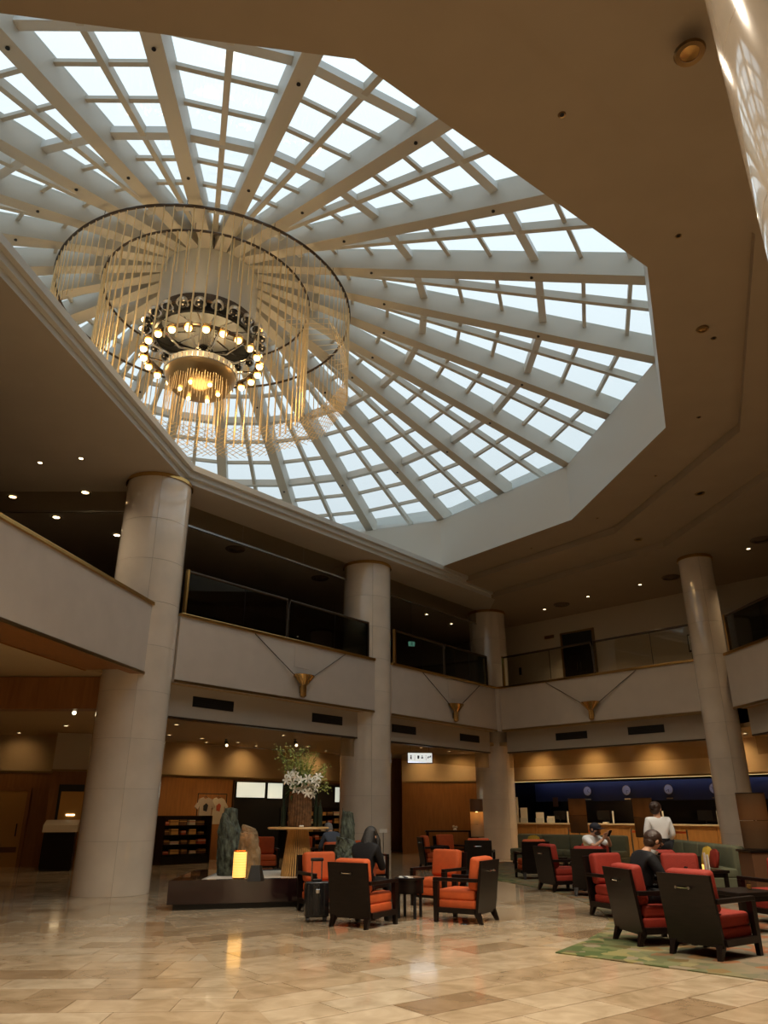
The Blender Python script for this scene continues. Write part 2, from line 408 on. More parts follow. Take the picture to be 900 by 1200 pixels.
# upper ceiling: three shallow rings round the opening, a cornice and lower soffit along the left galleries
ce = MB()
for r0, z0, r1, z1 in ((RO, ZO, 12.4, ZO), (12.4, ZO, 12.4, 9.2), (12.4, 9.2, 14.2, 9.2), (14.2, 9.2, 14.2, ZC), (14.2, ZC, 48, ZC)):
    for k in range(12):
        a, b, c, d = dode(r0, k), dode(r0, k+1), dode(r1, k+1), dode(r1, k)
        ce.add([(*a, z0), (*b, z0), (*c, z1), (*d, z1)], [(0, 1, 2, 3)])
struct(ce.build('ceiling', 'plaster'))
up = MB()
for k in range(12):
    a, b = dode(RO, k), dode(RO, k+1); c, d = dode(RO+.12, k+1), dode(RO+.12, k)
    up.hexa([(*a, ZO+.004), (*b, ZO+.004), (*c, ZO+.004), (*d, ZO+.004)], [(*a, ZF), (*b, ZF), (*c, ZF), (*d, ZF)])
    a, b, c, d = dode(RO, k), dode(RO, k+1), dode(RO+.9, k+1), dode(RO+.9, k)
    up.hexa([(*a, ZF-.02), (*b, ZF-.02), (*c, ZF-.02), (*d, ZF-.02)], [(*a, ZF), (*b, ZF), (*c, ZF), (*d, ZF)])
    a, b, c, d = dode(RO+.75, k), dode(RO+.75, k+1), dode(RO+.9, k+1), dode(RO+.9, k)
    up.hexa([(*a, ZF), (*b, ZF), (*c, ZF), (*d, ZF)], [(*a, ZF+.75), (*b, ZF+.75), (*c, ZF+.75), (*d, ZF+.75)])
struct(up.build('trim_1', 'white_panel'))
# cornice of three steps along the left side (path of its inner top edge)
CQ = [(-7.44, -6.0), (-4.65, 16.5), (4.35, 27.23)]
def path_off(path, d):
    out = []
    for i, p in enumerate(path):
        ns = []
        if i > 0: ns.append(Vector(off(path[i-1], p, 1)))
        if i < len(path)-1: ns.append(Vector(off(p, path[i+1], 1)))
        n = sum(ns, Vector((0, 0))).normalized(); n = n/max(.3, n.dot(ns[0]))
        out.append((p[0]+n.x*d, p[1]+n.y*d))
    return out
for n_, (d0, z0, z1) in enumerate(((.20, ZC-.005, 9.13), (.10, 9.13, 9.27), (0, 9.27, 9.42))):
    a, b = path_off(CQ, d0), path_off(CQ, d0+.5); m = MB()
    for i in range(2):
        m.hexa([(*a[i], z0), (*a[i+1], z0), (*b[i+1], z0), (*b[i], z0)], [(*a[i], z1), (*a[i+1], z1), (*b[i+1], z1), (*b[i], z1)])
    struct(m.build('trim_%d' % (2+n_), 'cornice_paint'))
a = path_off(CQ, .202)
struct(MB().prism([a[0], a[1], a[2], (4.3, 39.6), (-19, 39.6), (-19, -6)], ZC-.006, 9.12).build('ceiling_left', 'plaster_pale'))

# gallery slab, with the ground-floor soffit below it
PL = [PA0, J1, J2, J3, PE1]
def shifted(d): return path_off(PL, d)
s5 = shifted(.24)
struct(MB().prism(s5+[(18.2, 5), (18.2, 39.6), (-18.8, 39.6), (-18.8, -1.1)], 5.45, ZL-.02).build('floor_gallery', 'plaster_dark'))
s6 = shifted(.5)
GS = [(-18.8, 16.9), (-5.3, 17.2), s6[2], s6[3], s6[4], (18.2, 5), (18.2, 39.6), (-18.8, 39.6)]
struct(MB().prism(GS, ZG, ZG+.12).build('ceiling_ground', 'soffit_warm'))
s7 = shifted(1.0)
struct(MB().prism([s7[0], s7[1], (-5.9, 17.3), (-18.8, 17.0), (-18.8, -1.1)], ZB+.02, ZB+.1).build('ceiling_entrance', 'soffit_warm'))
bx = MB().box(-18.8, -5.9, 16.55, 17.0, 3.60, ZB)
tag(bx.build('ceiling_beam', 'wall_wood'), 'dark wood beam running from the big round column to the left wall', 'beam')

# ------------------------------------------------------------------ round columns of curved stone slabs
def column(x, y, r, label, a_off=0.0, zt=ZC, n=4):
    t = thing('stone_column', label, 'column', (x, y, 0))
    MB().lathe([(r-.02, 0), (r-.02, zt)], 48).build('core', 'column_joint', t, smooth=True)
    h = .98; cz = [i*h for i in range(10)]; cz[9] = zt-.10
    def slab(hh):
        m = MB(); k = 48//n; g = .003/r; a0, a1 = g, 2*PI/n-g
        v = []; f = []
        for i in range(k+1):
            a = a0+(a1-a0)*i/k
            for rr, z in ((r, .0025), (r, hh-.0025), (r-.03, hh-.0025), (r-.03, .0025)): v.append((rr*math.cos(a), rr*math.sin(a), z))
        for i in range(k):
            for q in range(4): f.append((i*4+q, (i+1)*4+q, (i+1)*4+(q+1)%4, i*4+(q+1)%4))
        f += [(0, 1, 2, 3), tuple(k*4+q for q in (3, 2, 1, 0))]
        return m.add(v, f).mesh('stone_slab', 'column_stone', True)
    ms = slab(h); mt = slab(cz[9]-cz[8])
    for i in range(9):
        for k in range(n):
            link('stone_slab', ms if i < 8 else mt, t, (0, 0, cz[i]), a_off+2*PI*k/n)
    MB().lathe([(r-.01, zt-.10), (r+.035, zt-.10), (r+.035, zt-.05), (r+.015, zt-.04), (r+.015, zt+.0), (r-.01, zt+.0)], 48).build('collar', 'gold', t, smooth=True)
    return t
column(-5.5, 16.72, .76, 'broad cream stone column beside the dark planter plinth and left balcony', R(20))
column(-.55, 23.35, .76, 'cream stone column rising behind the flower arrangement table', R(-75))
column(4.15, 29.5, .72, 'cream stone column in the balcony corner beside the reception desk', R(-60))
column(9.85, 22.45, .5, 'slim cream stone column behind the large brown lamp and green sofa', R(-100), n=3)
column(2.36, 2.26, .76, 'polished cream stone column near the camera mirroring the skylight', R(150))

# ------------------------------------------------------------------ balconies
def balcony(p0, p1, label, x0=0, x1=None, rail=(None, None), sconce=None, vents=(), glassmat='rail_glass', slabel=''):
    L = math.dist(p0, p1); x1 = L if x1 is None else x1
    ang = math.atan2(p1[1]-p0[1], p1[0]-p0[0])
    t = thing('balcony', label, 'balcony', (p0[0], p0[1], 0), ang)
    MB().box(x0, x1, 0, .26, ZB, ZL-.02).build('parapet', 'parapet_stone', t)
    MB().rbox(x0, x1, -.045, .30, ZL-.03, ZL+.05, .012, 2).build('ledge', 'gold', t)
    MB().box(x0, x1, -.014, .02, ZB-.03, ZB+.03).build('bottom_trim', 'brass_dark', t)
    if vents:
        MB().box(x0, x1, .26, .62, ZB-.012, ZB+.05).build('underside', 'soffit_warm', t)
        MB().box(x0, x1, .42, .60, 3.55, ZB).build('fascia_beam', 'plaster_pale', t)
        MB().box(x0, x1, .41, .61, 3.52, 3.56).build('beam_edge', 'bronze', t)
        MB().box(x0, x1, .50, .512, 3.02, 3.53).build('smoke_screen', 'smoke_glass', t)
    else:
        MB().box(x0, x1, .02, .26, ZB-.025, ZB+.05).build('underside', 'wall_wood', t); MB().box(x0, x1-.75, .26, .95, ZB-.025, ZB+.05).build('underside', 'wall_wood', t); MB().box(x0, x1-.75, .95, .99, ZB-.04, ZB+.02).build('inner_trim', 'gold', t)
    for vx in vents:
        g = MB().box(vx-.62, vx+.62, .405, .425, 3.83, 4.07).build('vent', 'black', t)
        for k in range(5): MB().box(vx-.60, vx+.60, .395, .407, 3.85+k*.043, 3.865+k*.043).build('vent_slat', 'dark_metal', g)
    if rail[0] is not None:
        a, b = rail; mid = (a+b)/2
        for q0, q1 in ((a, mid-.05), (mid+.05, b)):
            gp = MB().box(q0+.03, q1-.03, .13, .145, ZL+.06, 6.90).build('glass_panel', glassmat, t)
            for k in range(1, 2):
                xx = q0+(q1-q0)*.55; MB().box(xx-.006, xx+.006, .126, .149, ZL+.06, 6.90).build('panel_joint', 'dark_metal', gp)
        MB().tube([(a, .137, 6.93), (mid-.06, .137, 6.93)], .038, 10).build('handrail', 'bronze', t, smooth=True)
        MB().tube([(mid+.06, .137, 6.93), (b, .137, 6.93)], .038, 10).build('handrail', 'bronze', t, smooth=True)
        for q in (mid-.07, mid+.07):
            MB().tube([(q, .137, ZL+.04), (q+(.06 if q < mid else -.06), .137, ZL+.14), (q+(.045 if q < mid else -.045), .137, 6.75), (q, .137, 6.93)], .02, 8).build('rail_post', 'bronze', t, smooth=True)
        MB().box(a-.03, a+.03, .09, .18, ZL+.04, 6.97).build('end_post', 'gold', t)
        MB().box(b-.025, b+.025, .10, .17, ZL+.04, 6.95).build('end_post', 'bronze', t)
    if sconce is not None:
        sxx = sconce
        MB().box(sxx-.28, sxx+.28, -.006, .02, 5.12, 5.74).build('speaker_panel', 'parapet_stone', t)
        fx, fy = math.cos(ang), math.sin(ang)
        s = thing('wall_sconce', slabel, 'sconce', (p0[0]+fx*sxx, p0[1]+fy*sxx, 4.44), ang, 'gold funnel sconces on the balcony fronts')
        s.scale = (1.12, 1.12, 1.0); cup = MB().lathe([(.06, .20), (.07, .20), (.30, .46), (.31, .48), (.285, .48), (.06, .24)], 20, Matrix.Translation((0, -.10, 0)) @ Matrix.Diagonal((1, .65, 1, 1))).build('cup', 'gold', s, smooth=True)
        for k in range(5):
            a = PI+PI*(k+.5)/5
            MB().tube([(.075*math.cos(a), -.10+.05*math.sin(a), .21), (.305*math.cos(a), -.10+.2*math.sin(a), .465)], .008, 5).build('rib', 'brass_dark', cup)
        MB().tube([(0, -.09, -.06), (0, -.09, .24)], .075, 14).build('stem', 'gold', s, smooth=True)
        MB().ball((0, -.09, -.06), .07, .07, .05).build('finial', 'brass_dark', s, smooth=True)
        MB().box(-.05, .05, -.05, .0, .02, .2).build('bracket', 'brass_dark', s)
        for sg in (-1, 1):
            MB().tube([(sg*.28, -.06, .45), (sg*1.55, -.015, 1.32)], .011, 5).build('cable', 'bronze', s)
    return t
LA = math.dist(PA0, J1)
balcony(PA0, J1, 'plain pale balcony front ending at the broad left column', x1=LA-.55, vents=())
dB = Vector((J2[0]-J1[0], J2[1]-J1[1])).normalized()
sB = (Vector((-.55, 23.35))-Vector(J1)).dot(dB); PB = (J1[0]+dB.x*sB, J1[1]+dB.y*sB); LB1 = sB; LB2 = math.dist(PB, J2)
balcony(J1, PB, 'balcony between the broad left column and the column behind the flowers', x0=.45, x1=LB1-.42, rail=(.62, LB1-.60), sconce=LB1*.56, vents=(1.95, LB1-2.0),
        slabel='gold funnel sconce on the balcony above the flower table')
balcony(PB, J2, 'balcony between the flower-side column and the corner column', x0=.42, rail=(.72, LB2-.45), sconce=LB2*.56, vents=(1.55, LB2-1.35),
        slabel='gold funnel sconce on the balcony above the lit hanging sign')
LD = math.dist(J2, J3)
balcony(J2, J3, 'balcony above the reception desk with an open lit gallery behind', x1=LD-.3, rail=(.25, LD-.45), sconce=LD*.47, vents=(LD*.33, LD*.66), glassmat='rail_glass_clear',
        slabel='gold funnel sconce on the balcony above the reception desk')
LE = math.dist(J3, PE1)
balcony(J3, PE1, 'balcony running right from the slim column with mirroring glass rail', x0=.3, rail=(.45, 7.0), vents=(2.0, 5.2))
# corner pilaster strip and bracket at the corner column
st = MB().prism([(J2[0]-.10, J2[1]-.10), (J2[0]+.02, J2[1]-.16), (J2[0]+.16, J2[1]-.06), (J2[0]+.1, J2[1]+.2), (J2[0]-.1, J2[1]+.2)], ZB-.03, ZL-.03)
struct(st.build('trim_5', 'parapet_stone'))

# hanging glass smoke screens behind the gallery columns
for i, (p0, p1) in enumerate(((J1, PB), (PB, J2), ((-18.3, 16.2), (-5.9, 16.2)))):
    L = math.dist(p0, p1); ang = math.atan2(p1[1]-p0[1], p1[0]-p0[0])
    t = thing('smoke_curtain', ('hanging glass smoke screen under the upper soffit behind the broad left column',
              'hanging glass smoke screen under the upper soffit before the corner column', 'hanging glass smoke screen across the gallery left of the broad column')[i], 'glass screen', (p0[0], p0[1], 0), ang)
    x1_ = L+.6 if i == 1 else L-.3
    for k in range(3):
        a, b = .5+(x1_-.5)*k/3, .5+(x1_-.5)*(k+1)/3
        MB().box(a+.01, b-.01, .94, .95, 8.45, ZC).build('glass_pane', 'smoke_glass', t)
    MB().box(.5, x1_, .92, .97, 8.42, 8.47).build('edge_rail', 'steel', t)

# ------------------------------------------------------------------ ground-floor and gallery back walls
ZT = 2.70
def wall_seg(name, p0, p1, z0, z1, m, th=.25, d=0, y1=None):
    L = math.dist(p0, p1); ang = math.atan2(p1[1]-p0[1], p1[0]-p0[0])
    return struct(MB().box(0, L, d, d+th, z0, z1).build(name, m, None, (p0[0], p0[1], 0), ang))
WL0, WL1, WS1 = (-18.6, 22.6), (-9.3, 25.3), (-1.2, 33.3)
W3a, W3b = (.75, 33.0), (4.3, 33.0)
W4a, W4b = (4.9, 32.5), (14.9, 22.5)
wall_seg('wall_entrance', WL0, WL1, 0, ZT, 'wall_wood'); wall_seg('wall_entrance_upper', WL0, WL1, ZT, ZG+.05, 'wall_cream')
wall_seg('wall_shop', WL1, WS1, 0, ZT, 'wall_wood'); wall_seg('wall_shop_upper', WL1, WS1, ZT, ZG+.05, 'wall_cream')
wall_seg('wall_lounge', W3a, W3b, 0, ZT, 'wall_wood'); wall_seg('wall_lounge_upper', W3a, W3b, ZT, ZG+.05, 'wall_cream')
wall_seg('wall_corridor', (-1.3, 35.5), (1.2, 35.5), 0, ZG+.05, 'wall_wood')
wall_seg('wall_corridor_side', (-1.2, 33.3), (-1.2, 36), 0, ZG+.05, 'wall_wood')
wall_seg('wall_reception_upper', W4a, W4b, ZT, ZG+.05, 'wall_cream')
wall_seg('wall_reception_end', (4.3, 33.0), (4.9, 32.5), 0, ZG+.05, 'wall_wood')
# gold trim lines
for n_, (p0, p1) in enumerate(((WL0, WL1), (WL1, WS1), (W3a, W3b))):
    wall_seg('trim_%d' % (6+n_), p0, p1, ZT-.03, ZT+.03, 'brass_dark', .03, -.03)
# gallery back walls
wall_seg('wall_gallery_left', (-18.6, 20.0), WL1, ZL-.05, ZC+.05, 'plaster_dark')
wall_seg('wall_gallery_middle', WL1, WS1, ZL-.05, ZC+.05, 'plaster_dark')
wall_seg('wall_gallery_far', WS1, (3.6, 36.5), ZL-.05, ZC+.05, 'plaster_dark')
wall_seg('wall_gallery_right', (4.7, 32.7), (17.5, 19.9), ZL-.05, ZC+.05, 'wall_cream_pale')
wall_seg('wall_gallery_corner', (3.4, 36.5), (4.7, 32.7), ZL-.05, ZC+.05, 'wall_cream_pale')

# gallery door and signs on the right wall
g0, g1 = (4.7, 32.7), (17.5, 19.9); ga = math.atan2(g1[1]-g0[1], g1[0]-g0[0])
def on_line(p0, p1, x, y=0):
    a = math.atan2(p1[1]-p0[1], p1[0]-p0[0]); return (p0[0]+math.cos(a)*x-math.sin(a)*y, p0[1]+math.sin(a)*x+math.cos(a)*y)
gx = 4.35
d = struct(link('door_1', None, None, (*on_line(g0, g1, gx), ZL), ga))
MB().box(-.72, .72, -.03, .0, 0, 2.45).build('door_recess', 'black', d)
for sg in (-1, 1): MB().box(sg*.72-.05, sg*.72+.05, -.06, .0, 0, 2.50).build('door_frame', 'brass_dark', d)
MB().box(-.77, .77, -.06, .0, 2.45, 2.52).build('door_frame', 'brass_dark', d)
for sg in (-1, 1):
    lf = MB().box(min(sg*.02, sg*.69), max(sg*.02, sg*.69), -.045, -.03, .02, 2.0).build('door_leaf', 'dark_wood', d)
    MB().tube([(sg*.08, -.07, .95), (sg*.08, -.07, 1.25)], .012, 6).build('door_handle', 'steel', lf)
o = MB().box(-.22, .22, -.035, 0, 0, .13).build('wall_plaque', 'brass_dark', None, (*on_line(g0, g1, gx-1.3), 8.2), ga)
tag(o, 'small dark plaque on the gallery wall beside the dark doorway', 'plaque')
o = MB().box(-.06, .06, -.02, 0, 0, .3).build('wall_switch_plate', 'black', None, (*on_line(g0, g1, 1.5), 6.9), ga)
tag(o, 'narrow black panel on the gallery wall near the corner column', 'panel')
ez = thing('easel_sign', 'small framed notice on a black stand behind the gallery rail', 'notice', (*on_line(J2, J3, LD-1.0, .75), ZL), ga)
MB().box(-.20, .20, -.02, .02, .42, .98).build('frame', 'black', ez)
bd = MB().box(-.16, .16, -.028, -.018, .47, .93).build('notice_board', 'paper', ez)
for k in range(4): MB().box(-.12, .12-.05*(k % 2), -.031, -.027, .85-k*.1, .88-k*.1).build('printed_line', 'black', bd)
for sg in (-1, 1): MB().tube([(sg*.1, 0, .45), (sg*.15, 0, 0)], .02, 6).build('stand_leg', 'black', ez)
ex = thing('exit_sign', 'small lit green and white exit sign hanging in the dark gallery', 'sign', (1.02, 27.6, 7.25), R(20)); ex.scale = (.6, .6, .6)
MB().box(-.24, .24, -.04, .04, 0, .34).build('housing', 'paper', ex)
MB().box(-.21, .21, -.048, -.039, .03, .31).build('lit_face', 'exit_glow', ex)
MB().tube([(0, 0, .34), (0, 0, (ZC-7.25)/.6)], .012, 6).build('hanger', 'dark_metal', ex)
fg = MB(); fg.ball((.02, -.052, .255), .03, .006, .03, 8, 6); fg.tube([(.02, -.052, .22), (0, -.052, .15)], .02, 5)
for q in ((-.07, .08), (.08, .07)): fg.tube([(0, -.052, .15), (q[0], -.052, q[1])], .014, 5)
for q in ((-.08, .17), (.09, .19)): fg.tube([(.015, -.052, .21), (q[0], -.052, q[1])], .012, 5)
fg.build('running_figure', 'white_panel', ex)
# ------------------------------------------------------------------ skylight: 24 beams, purlins, mullions, panes
SK = thing('skylight', 'large conical glazed skylight with radiating pale beams over the lobby', 'skylight', (CX, CY, 0))
SL = .348; RH = 1.23; ZH = 14.5
def zb(r): return ZH-SL*(r-RH)
BW, BD = .15, .58
GZ = .50
def beam_mesh(rend):
    m = MB(); r0 = RH-.05
    m.hexa([(r0, -BW, zb(r0)), (rend, -BW, zb(rend)), (rend, BW, zb(rend)), (r0, BW, zb(r0))],
           [(r0, -BW, zb(r0)+BD), (rend, -BW, zb(rend)+BD), (rend, BW, zb(rend)+BD), (r0, BW, zb(r0)+BD)])
    return m.mesh('beam', 'beam_paint')
bmv, bmm = beam_mesh(RO+.55), beam_mesh(RO*math.cos(R(15))+.55)
stud = MB().lathe([(.035, -.03), (.03, 0)], 8).mesh('sprinkler', 'dark_metal')
for k in range(24):
    o = link('beam', bmv if k % 2 == 0 else bmm, SK, (0, 0, 0), A0-R(15)*k)
    for rr in (4.6, 8.3): link('sprinkler', stud, o, (rr, 0, zb(rr)+.005))
# rows of panes; every third purlin is a heavy one
ROWS = [1.30, 1.86, 2.79, 3.72, 4.65, 5.58, 6.51, 7.44, 8.37, 9.30, 10.23, 11.40]
T75 = math.tan(R(7.5))
pur = []
for i, r in enumerate(ROWS[1:-1]):
    heavy = (i+2) % 3 == 0
    w = r*T75
    hw, dz = (.085, .20) if heavy else (.04, .10)
    pur.append(MB().hexa([(r-hw, -w, zb(r)+GZ-dz), (r+hw, -w, zb(r)+GZ-dz), (r+hw, w, zb(r)+GZ-dz), (r-hw, w, zb(r)+GZ-dz)],
                         [(r-hw, -w, zb(r-hw)+GZ-.005), (r+hw, -w, zb(r+hw)+GZ-.005), (r+hw, w, zb(r+hw)+GZ-.005), (r-hw, w, zb(r-hw)+GZ-.005)]).mesh('purlin', 'white_panel' if heavy else 'beam_paint'))
ra, rb = 1.3, 11.3
mul = MB().hexa([(ra, -.055, zb(ra)+GZ-.2), (rb, -.055, zb(rb)+GZ-.2), (rb, .055, zb(rb)+GZ-.2), (ra, .055, zb(ra)+GZ-.2)],
                [(ra, -.055, zb(ra)+GZ-.004), (rb, -.055, zb(rb)+GZ-.004), (rb, .055, zb(rb)+GZ-.004), (ra, .055, zb(ra)+GZ-.004)]).mesh('mullion', 'beam_paint')
def pane_pts(i, s):
    r0, r1 = ROWS[i]+.0, ROWS[i+1]
    q = [(r0, 0), (r1, 0), (r1, s*r1*T75), (r0, s*r0*T75)]
    if s < 0: q = q[::-1]
    return q
pane_me = {}
for i in range(len(ROWS)-1):
    for s in (-1, 1):
        q = pane_pts(i, s); pane_me[i, s] = MB().hexa([(x, y, zb(x)+GZ) for x, y in q], [(x, y, zb(x)+GZ+.012) for x, y in q]).mesh('pane', 'pane_glass')
cand = []
for k in range(24):
    a = A0-R(7.5)-R(15)*k
    link('mullion', mul, SK, None, a)
    for m_ in pur: link('purlin', m_, SK, None, a)
    for i in range(len(ROWS)-1):
        for s in (-1, 1):
            q = pane_pts(i, s); x = sum(p[0] for p in q)/4; y = sum(p[1] for p in q)/4
            P = (CX+x*math.cos(a)-y*math.sin(a), CY+x*math.sin(a)+y*math.cos(a), zb(x)+GZ)
            uv = project(P); vis = 0
            if uv and -60 < uv[0] < 780 and -60 < uv[1] < 640:
                u, v = uv   # right of the cornice line
                lim = 270+u*1.206 if u < 228 else 545+(u-228)*.405
                if v < lim+15: vis = 1
            cand.append((-vis, math.dist(P, (0, 0, EYE))/math.sqrt(ROWS[i+1]), k, i, s, a))
cand.sort()
rest = MB()
for n, (nv, d_, k, i, s, a) in enumerate(cand):
    if n < 300: link('pane', pane_me[i, s], SK, None, a)
    else:
        q = pane_pts(i, s); rest.hexa([(x, y, zb(x)+GZ) for x, y in q], [(x, y, zb(x)+GZ+.012) for x, y in q]) if False else rest.add(
            [Matrix.Rotation(a, 4, 'Z') @ Vector((x, y, zb(x)+GZ+e)) for e in (0, .012) for x, y in q], [(0, 3, 2, 1), (4, 5, 6, 7), (0, 1, 5, 4), (1, 2, 6, 5), (2, 3, 7, 6), (3, 0, 4, 7)])
o = rest.build('pane_field', 'pane_glass', SK); o['kind'] = 'stuff'
MB().lathe([(RH+.0, 13.05), (RH+.0, 15.15), (RH+.12, 15.15), (RH+.12, 15.2), (.001, 15.45)], 40).build('hub_drum', 'white_panel', SK, smooth=True)
MB().lathe([(RH+.02, 12.98), (RH+.04, 12.98), (RH+.04, 13.12), (RH+.01, 13.12)], 40).build('drum_rim', 'bronze', SK, smooth=True)

# ------------------------------------------------------------------ chandelier
CH = thing('chandelier', 'huge gold rod and net chandelier with lit globes under the skylight hub', 'chandelier', (CX, CY, 0))
def ring(r, z, n=72): return [(r*math.cos(2*PI*i/n), r*math.sin(2*PI*i/n), z) for i in range(n)]
R1, R2, ZR1, ZR2 = 3.66, 2.60, 13.5, 13.8
MB().tube(ring(R1, ZR1, 96), .035, 8, True).build('outer_hoop', 'bronze', CH, smooth=True)
MB().tube(ring(R2, ZR2, 80), .03, 8, True).build('inner_hoop', 'bronze', CH, smooth=True)
mat('gold_rod', (.85, .66, .36), .4, metal=.35)
rod_o = MB().tube([(0, 0, 0), (0, 0, -1.75)], .012, 5).mesh('rod', 'gold_rod'); rod_i = MB().tube([(0, 0, 0), (0, 0, -2.9)], .021, 5).mesh('rod', 'gold_rod')
for k in range(110):
    a = 2*PI*k/110; link('rod', rod_o, CH, (R1*math.cos(a), R1*math.sin(a), ZR1))
for k in range(64):
    a = 2*PI*(k+.5)/64; link('rod', rod_i, CH, (R2*math.cos(a), R2*math.sin(a), ZR2))
for k in range(12):
    a = 2*PI*k/12+.1
    MB().tube([(R1*math.cos(a), R1*math.sin(a), ZR1), (R1*math.cos(a), R1*math.sin(a), zb(R1)+.02)], .007, 4).build('suspension_wire', 'dark_metal', CH)
    MB().tube([(R2*math.cos(a), R2*math.sin(a), ZR2), (R2*math.cos(a), R2*math.sin(a), zb(R2)+.02)], .007, 4).build('suspension_wire', 'dark_metal', CH)
def net(r, z0, z1, n, turn, wob, name, seg=14, flare=0):
    m = MB()
    for sg in (-1, 1):
        for k in range(n):
            if not -.5 < (2*PI*k/n+PI/2) % (2*PI)-PI/2 < PI+.5: continue     # the net hangs along the far half only
            pts = []
            for j in range(seg+1):
                t = j/seg; a = 2*PI*k/n+sg*turn*t; rr = r+flare*t+.02*math.sin(9*a)*t
                pts.append((rr*math.cos(a), rr*math.sin(a), z0+(z1-z0)*t+wob*t*math.sin(5*a+k*.3)))
            m.tube(pts, .010, 3)
    o = m.build(name, 'gold_rod', CH); o['kind'] = 'stuff'; return o
net(R1-.01, 12.1, 11.15, 110, .40, .06, 'outer_net')
# tiers of lamps
MB().tube(ring(1.36, 12.84, 48), .05, 8, True).build('upper_tier_ring', 'bronze', CH, smooth=True)
MB().tube(ring(1.36, 12.12, 48), .05, 8, True).build('lower_tier_ring', 'bronze', CH, smooth=True)
MB().lathe([(1.12, 13.10), (1.22, 12.66), (1.25, 12.62), (1.20, 12.60), (1.08, 13.0)], 40).build('drum_skirt', 'black_gloss', CH, smooth=True)
globe = MB().ball((0, 0, 0), .085, n=12, m=8).mesh('lamp_globe', 'bulb', True)
globe_off = MB().ball((0, 0, 0), .11, n=12, m=8).mesh('lamp_globe', 'black_gloss', True)
cap = MB().lathe([(.155, -.03), (.15, .03), (.12, .10), (.06, .15), (.0015, .165)], 14).mesh('lamp_cap', 'chrome', True)
capg = MB().lathe([(.125, -.01), (.12, .05), (.09, .10), (.04, .13), (.0015, .135)], 14).mesh('lamp_cap', 'gold', True)
for k in range(22):
    a = 2*PI*k/22
    p = link('lamp_globe', globe_off, CH, (1.44*math.cos(a), 1.44*math.sin(a), 12.68)); link('lamp_cap', cap, p, (0, 0, .02))
    a += PI/22
    p = link('lamp_globe', globe, CH, (1.42*math.cos(a), 1.42*math.sin(a), 11.98)); link('lamp_cap', capg, p, (0, 0, .02))
arm = MB()
for k in range(12):
    a = 2*PI*k/12; arm = MB()
    arm.tube([(.25*math.cos(a), .25*math.sin(a), 12.9), (1.36*math.cos(a), 1.36*math.sin(a), 12.84)], .025, 6).build('upper_arm', 'chrome', CH, smooth=True)
    arm = MB()
    arm.tube([(.2*math.cos(a), .2*math.sin(a), 12.2), (.8*math.cos(a), .8*math.sin(a), 11.95), (1.36*math.cos(a), 1.36*math.sin(a), 12.12)], .03, 6)
    arm.build('lower_arm', 'chrome', CH, smooth=True)
MB().tube([(0, 0, 11.5), (0, 0, 14.9)], .16, 14).build('stem', 'chrome', CH, smooth=True)
MB().lathe([(.25, 11.88), (.86, 11.76), (.89, 11.70), (.89, 11.58), (.84, 11.56)], 44).build('crown_disc', 'white_panel', CH, smooth=True)
MB().lathe([(.87, 11.58), (.84, 11.44), (.70, 11.22), (.48, 11.16), (.001, 11.16)], 44).build('bowl', 'brass_dark', CH, smooth=True)
for k in range(44):
    a = 2*PI*k/44; MB().box(.875, .905, -.012, .012, 11.58, 11.71, Matrix.Rotation(a, 4, 'Z')).build('crown_flute', 'steel', CH)
bb = MB().ball((0, 0, 0), .055, n=10, m=7).mesh('bowl_bulb', 'bulb', True)
for k in range(6):
    a = 2*PI*k/6+.3; link('bowl_bulb', bb, CH, (.46*math.cos(a), .46*math.sin(a), 11.13))
strip = MB()
for k in range(70):
    a = 2*PI*k/70; r0 = .74+random.uniform(-.03, .03)
    strip.tube([(r0*math.cos(a), r0*math.sin(a), 11.32), ((r0+.02)*math.cos(a), (r0+.02)*math.sin(a), 11.32-random.uniform(.45, .95))], .008, 4)
o = strip.build('fringe', 'gold_rod', CH); o['kind'] = 'stuff'
for k in range(4): point(CH, (1.75*math.cos(PI*k/2), 1.75*math.sin(PI*k/2), 12.1), 60, (1, .66, .3), .25)
point(CH, (0, 0, 10.9), 25, (1, .66, .3), .3)
# ------------------------------------------------------------------ glazed entrance front behind the camera (daylight)
EF = struct(link('window_1', None, None, (0, -8.72, 0)))
for k in range(9): MB().box(-8.05+k*2-.05, -8.05+k*2+.05, -.08, .08, 0, 3.75).build('mullion', 'dark_metal', EF)
for z in (0, 2.5, 3.7): MB().box(-8.1, 8.1, -.07, .07, z, z+.08).build('transom', 'dark_metal', EF)
for k in range(8):
    for z0, z1 in ((.08, 2.5), (2.58, 3.7)): MB().box(-8+k*2, -6.1+k*2, -.01, .01, z0, z1).build('pane', 'pane_glass', EF)
mat('paving', (.35, .34, .32), .9, var=.1)
struct(MB().box(-40, 40, -60, -9, -.3, -.05).build('ground_outside', 'paving'))

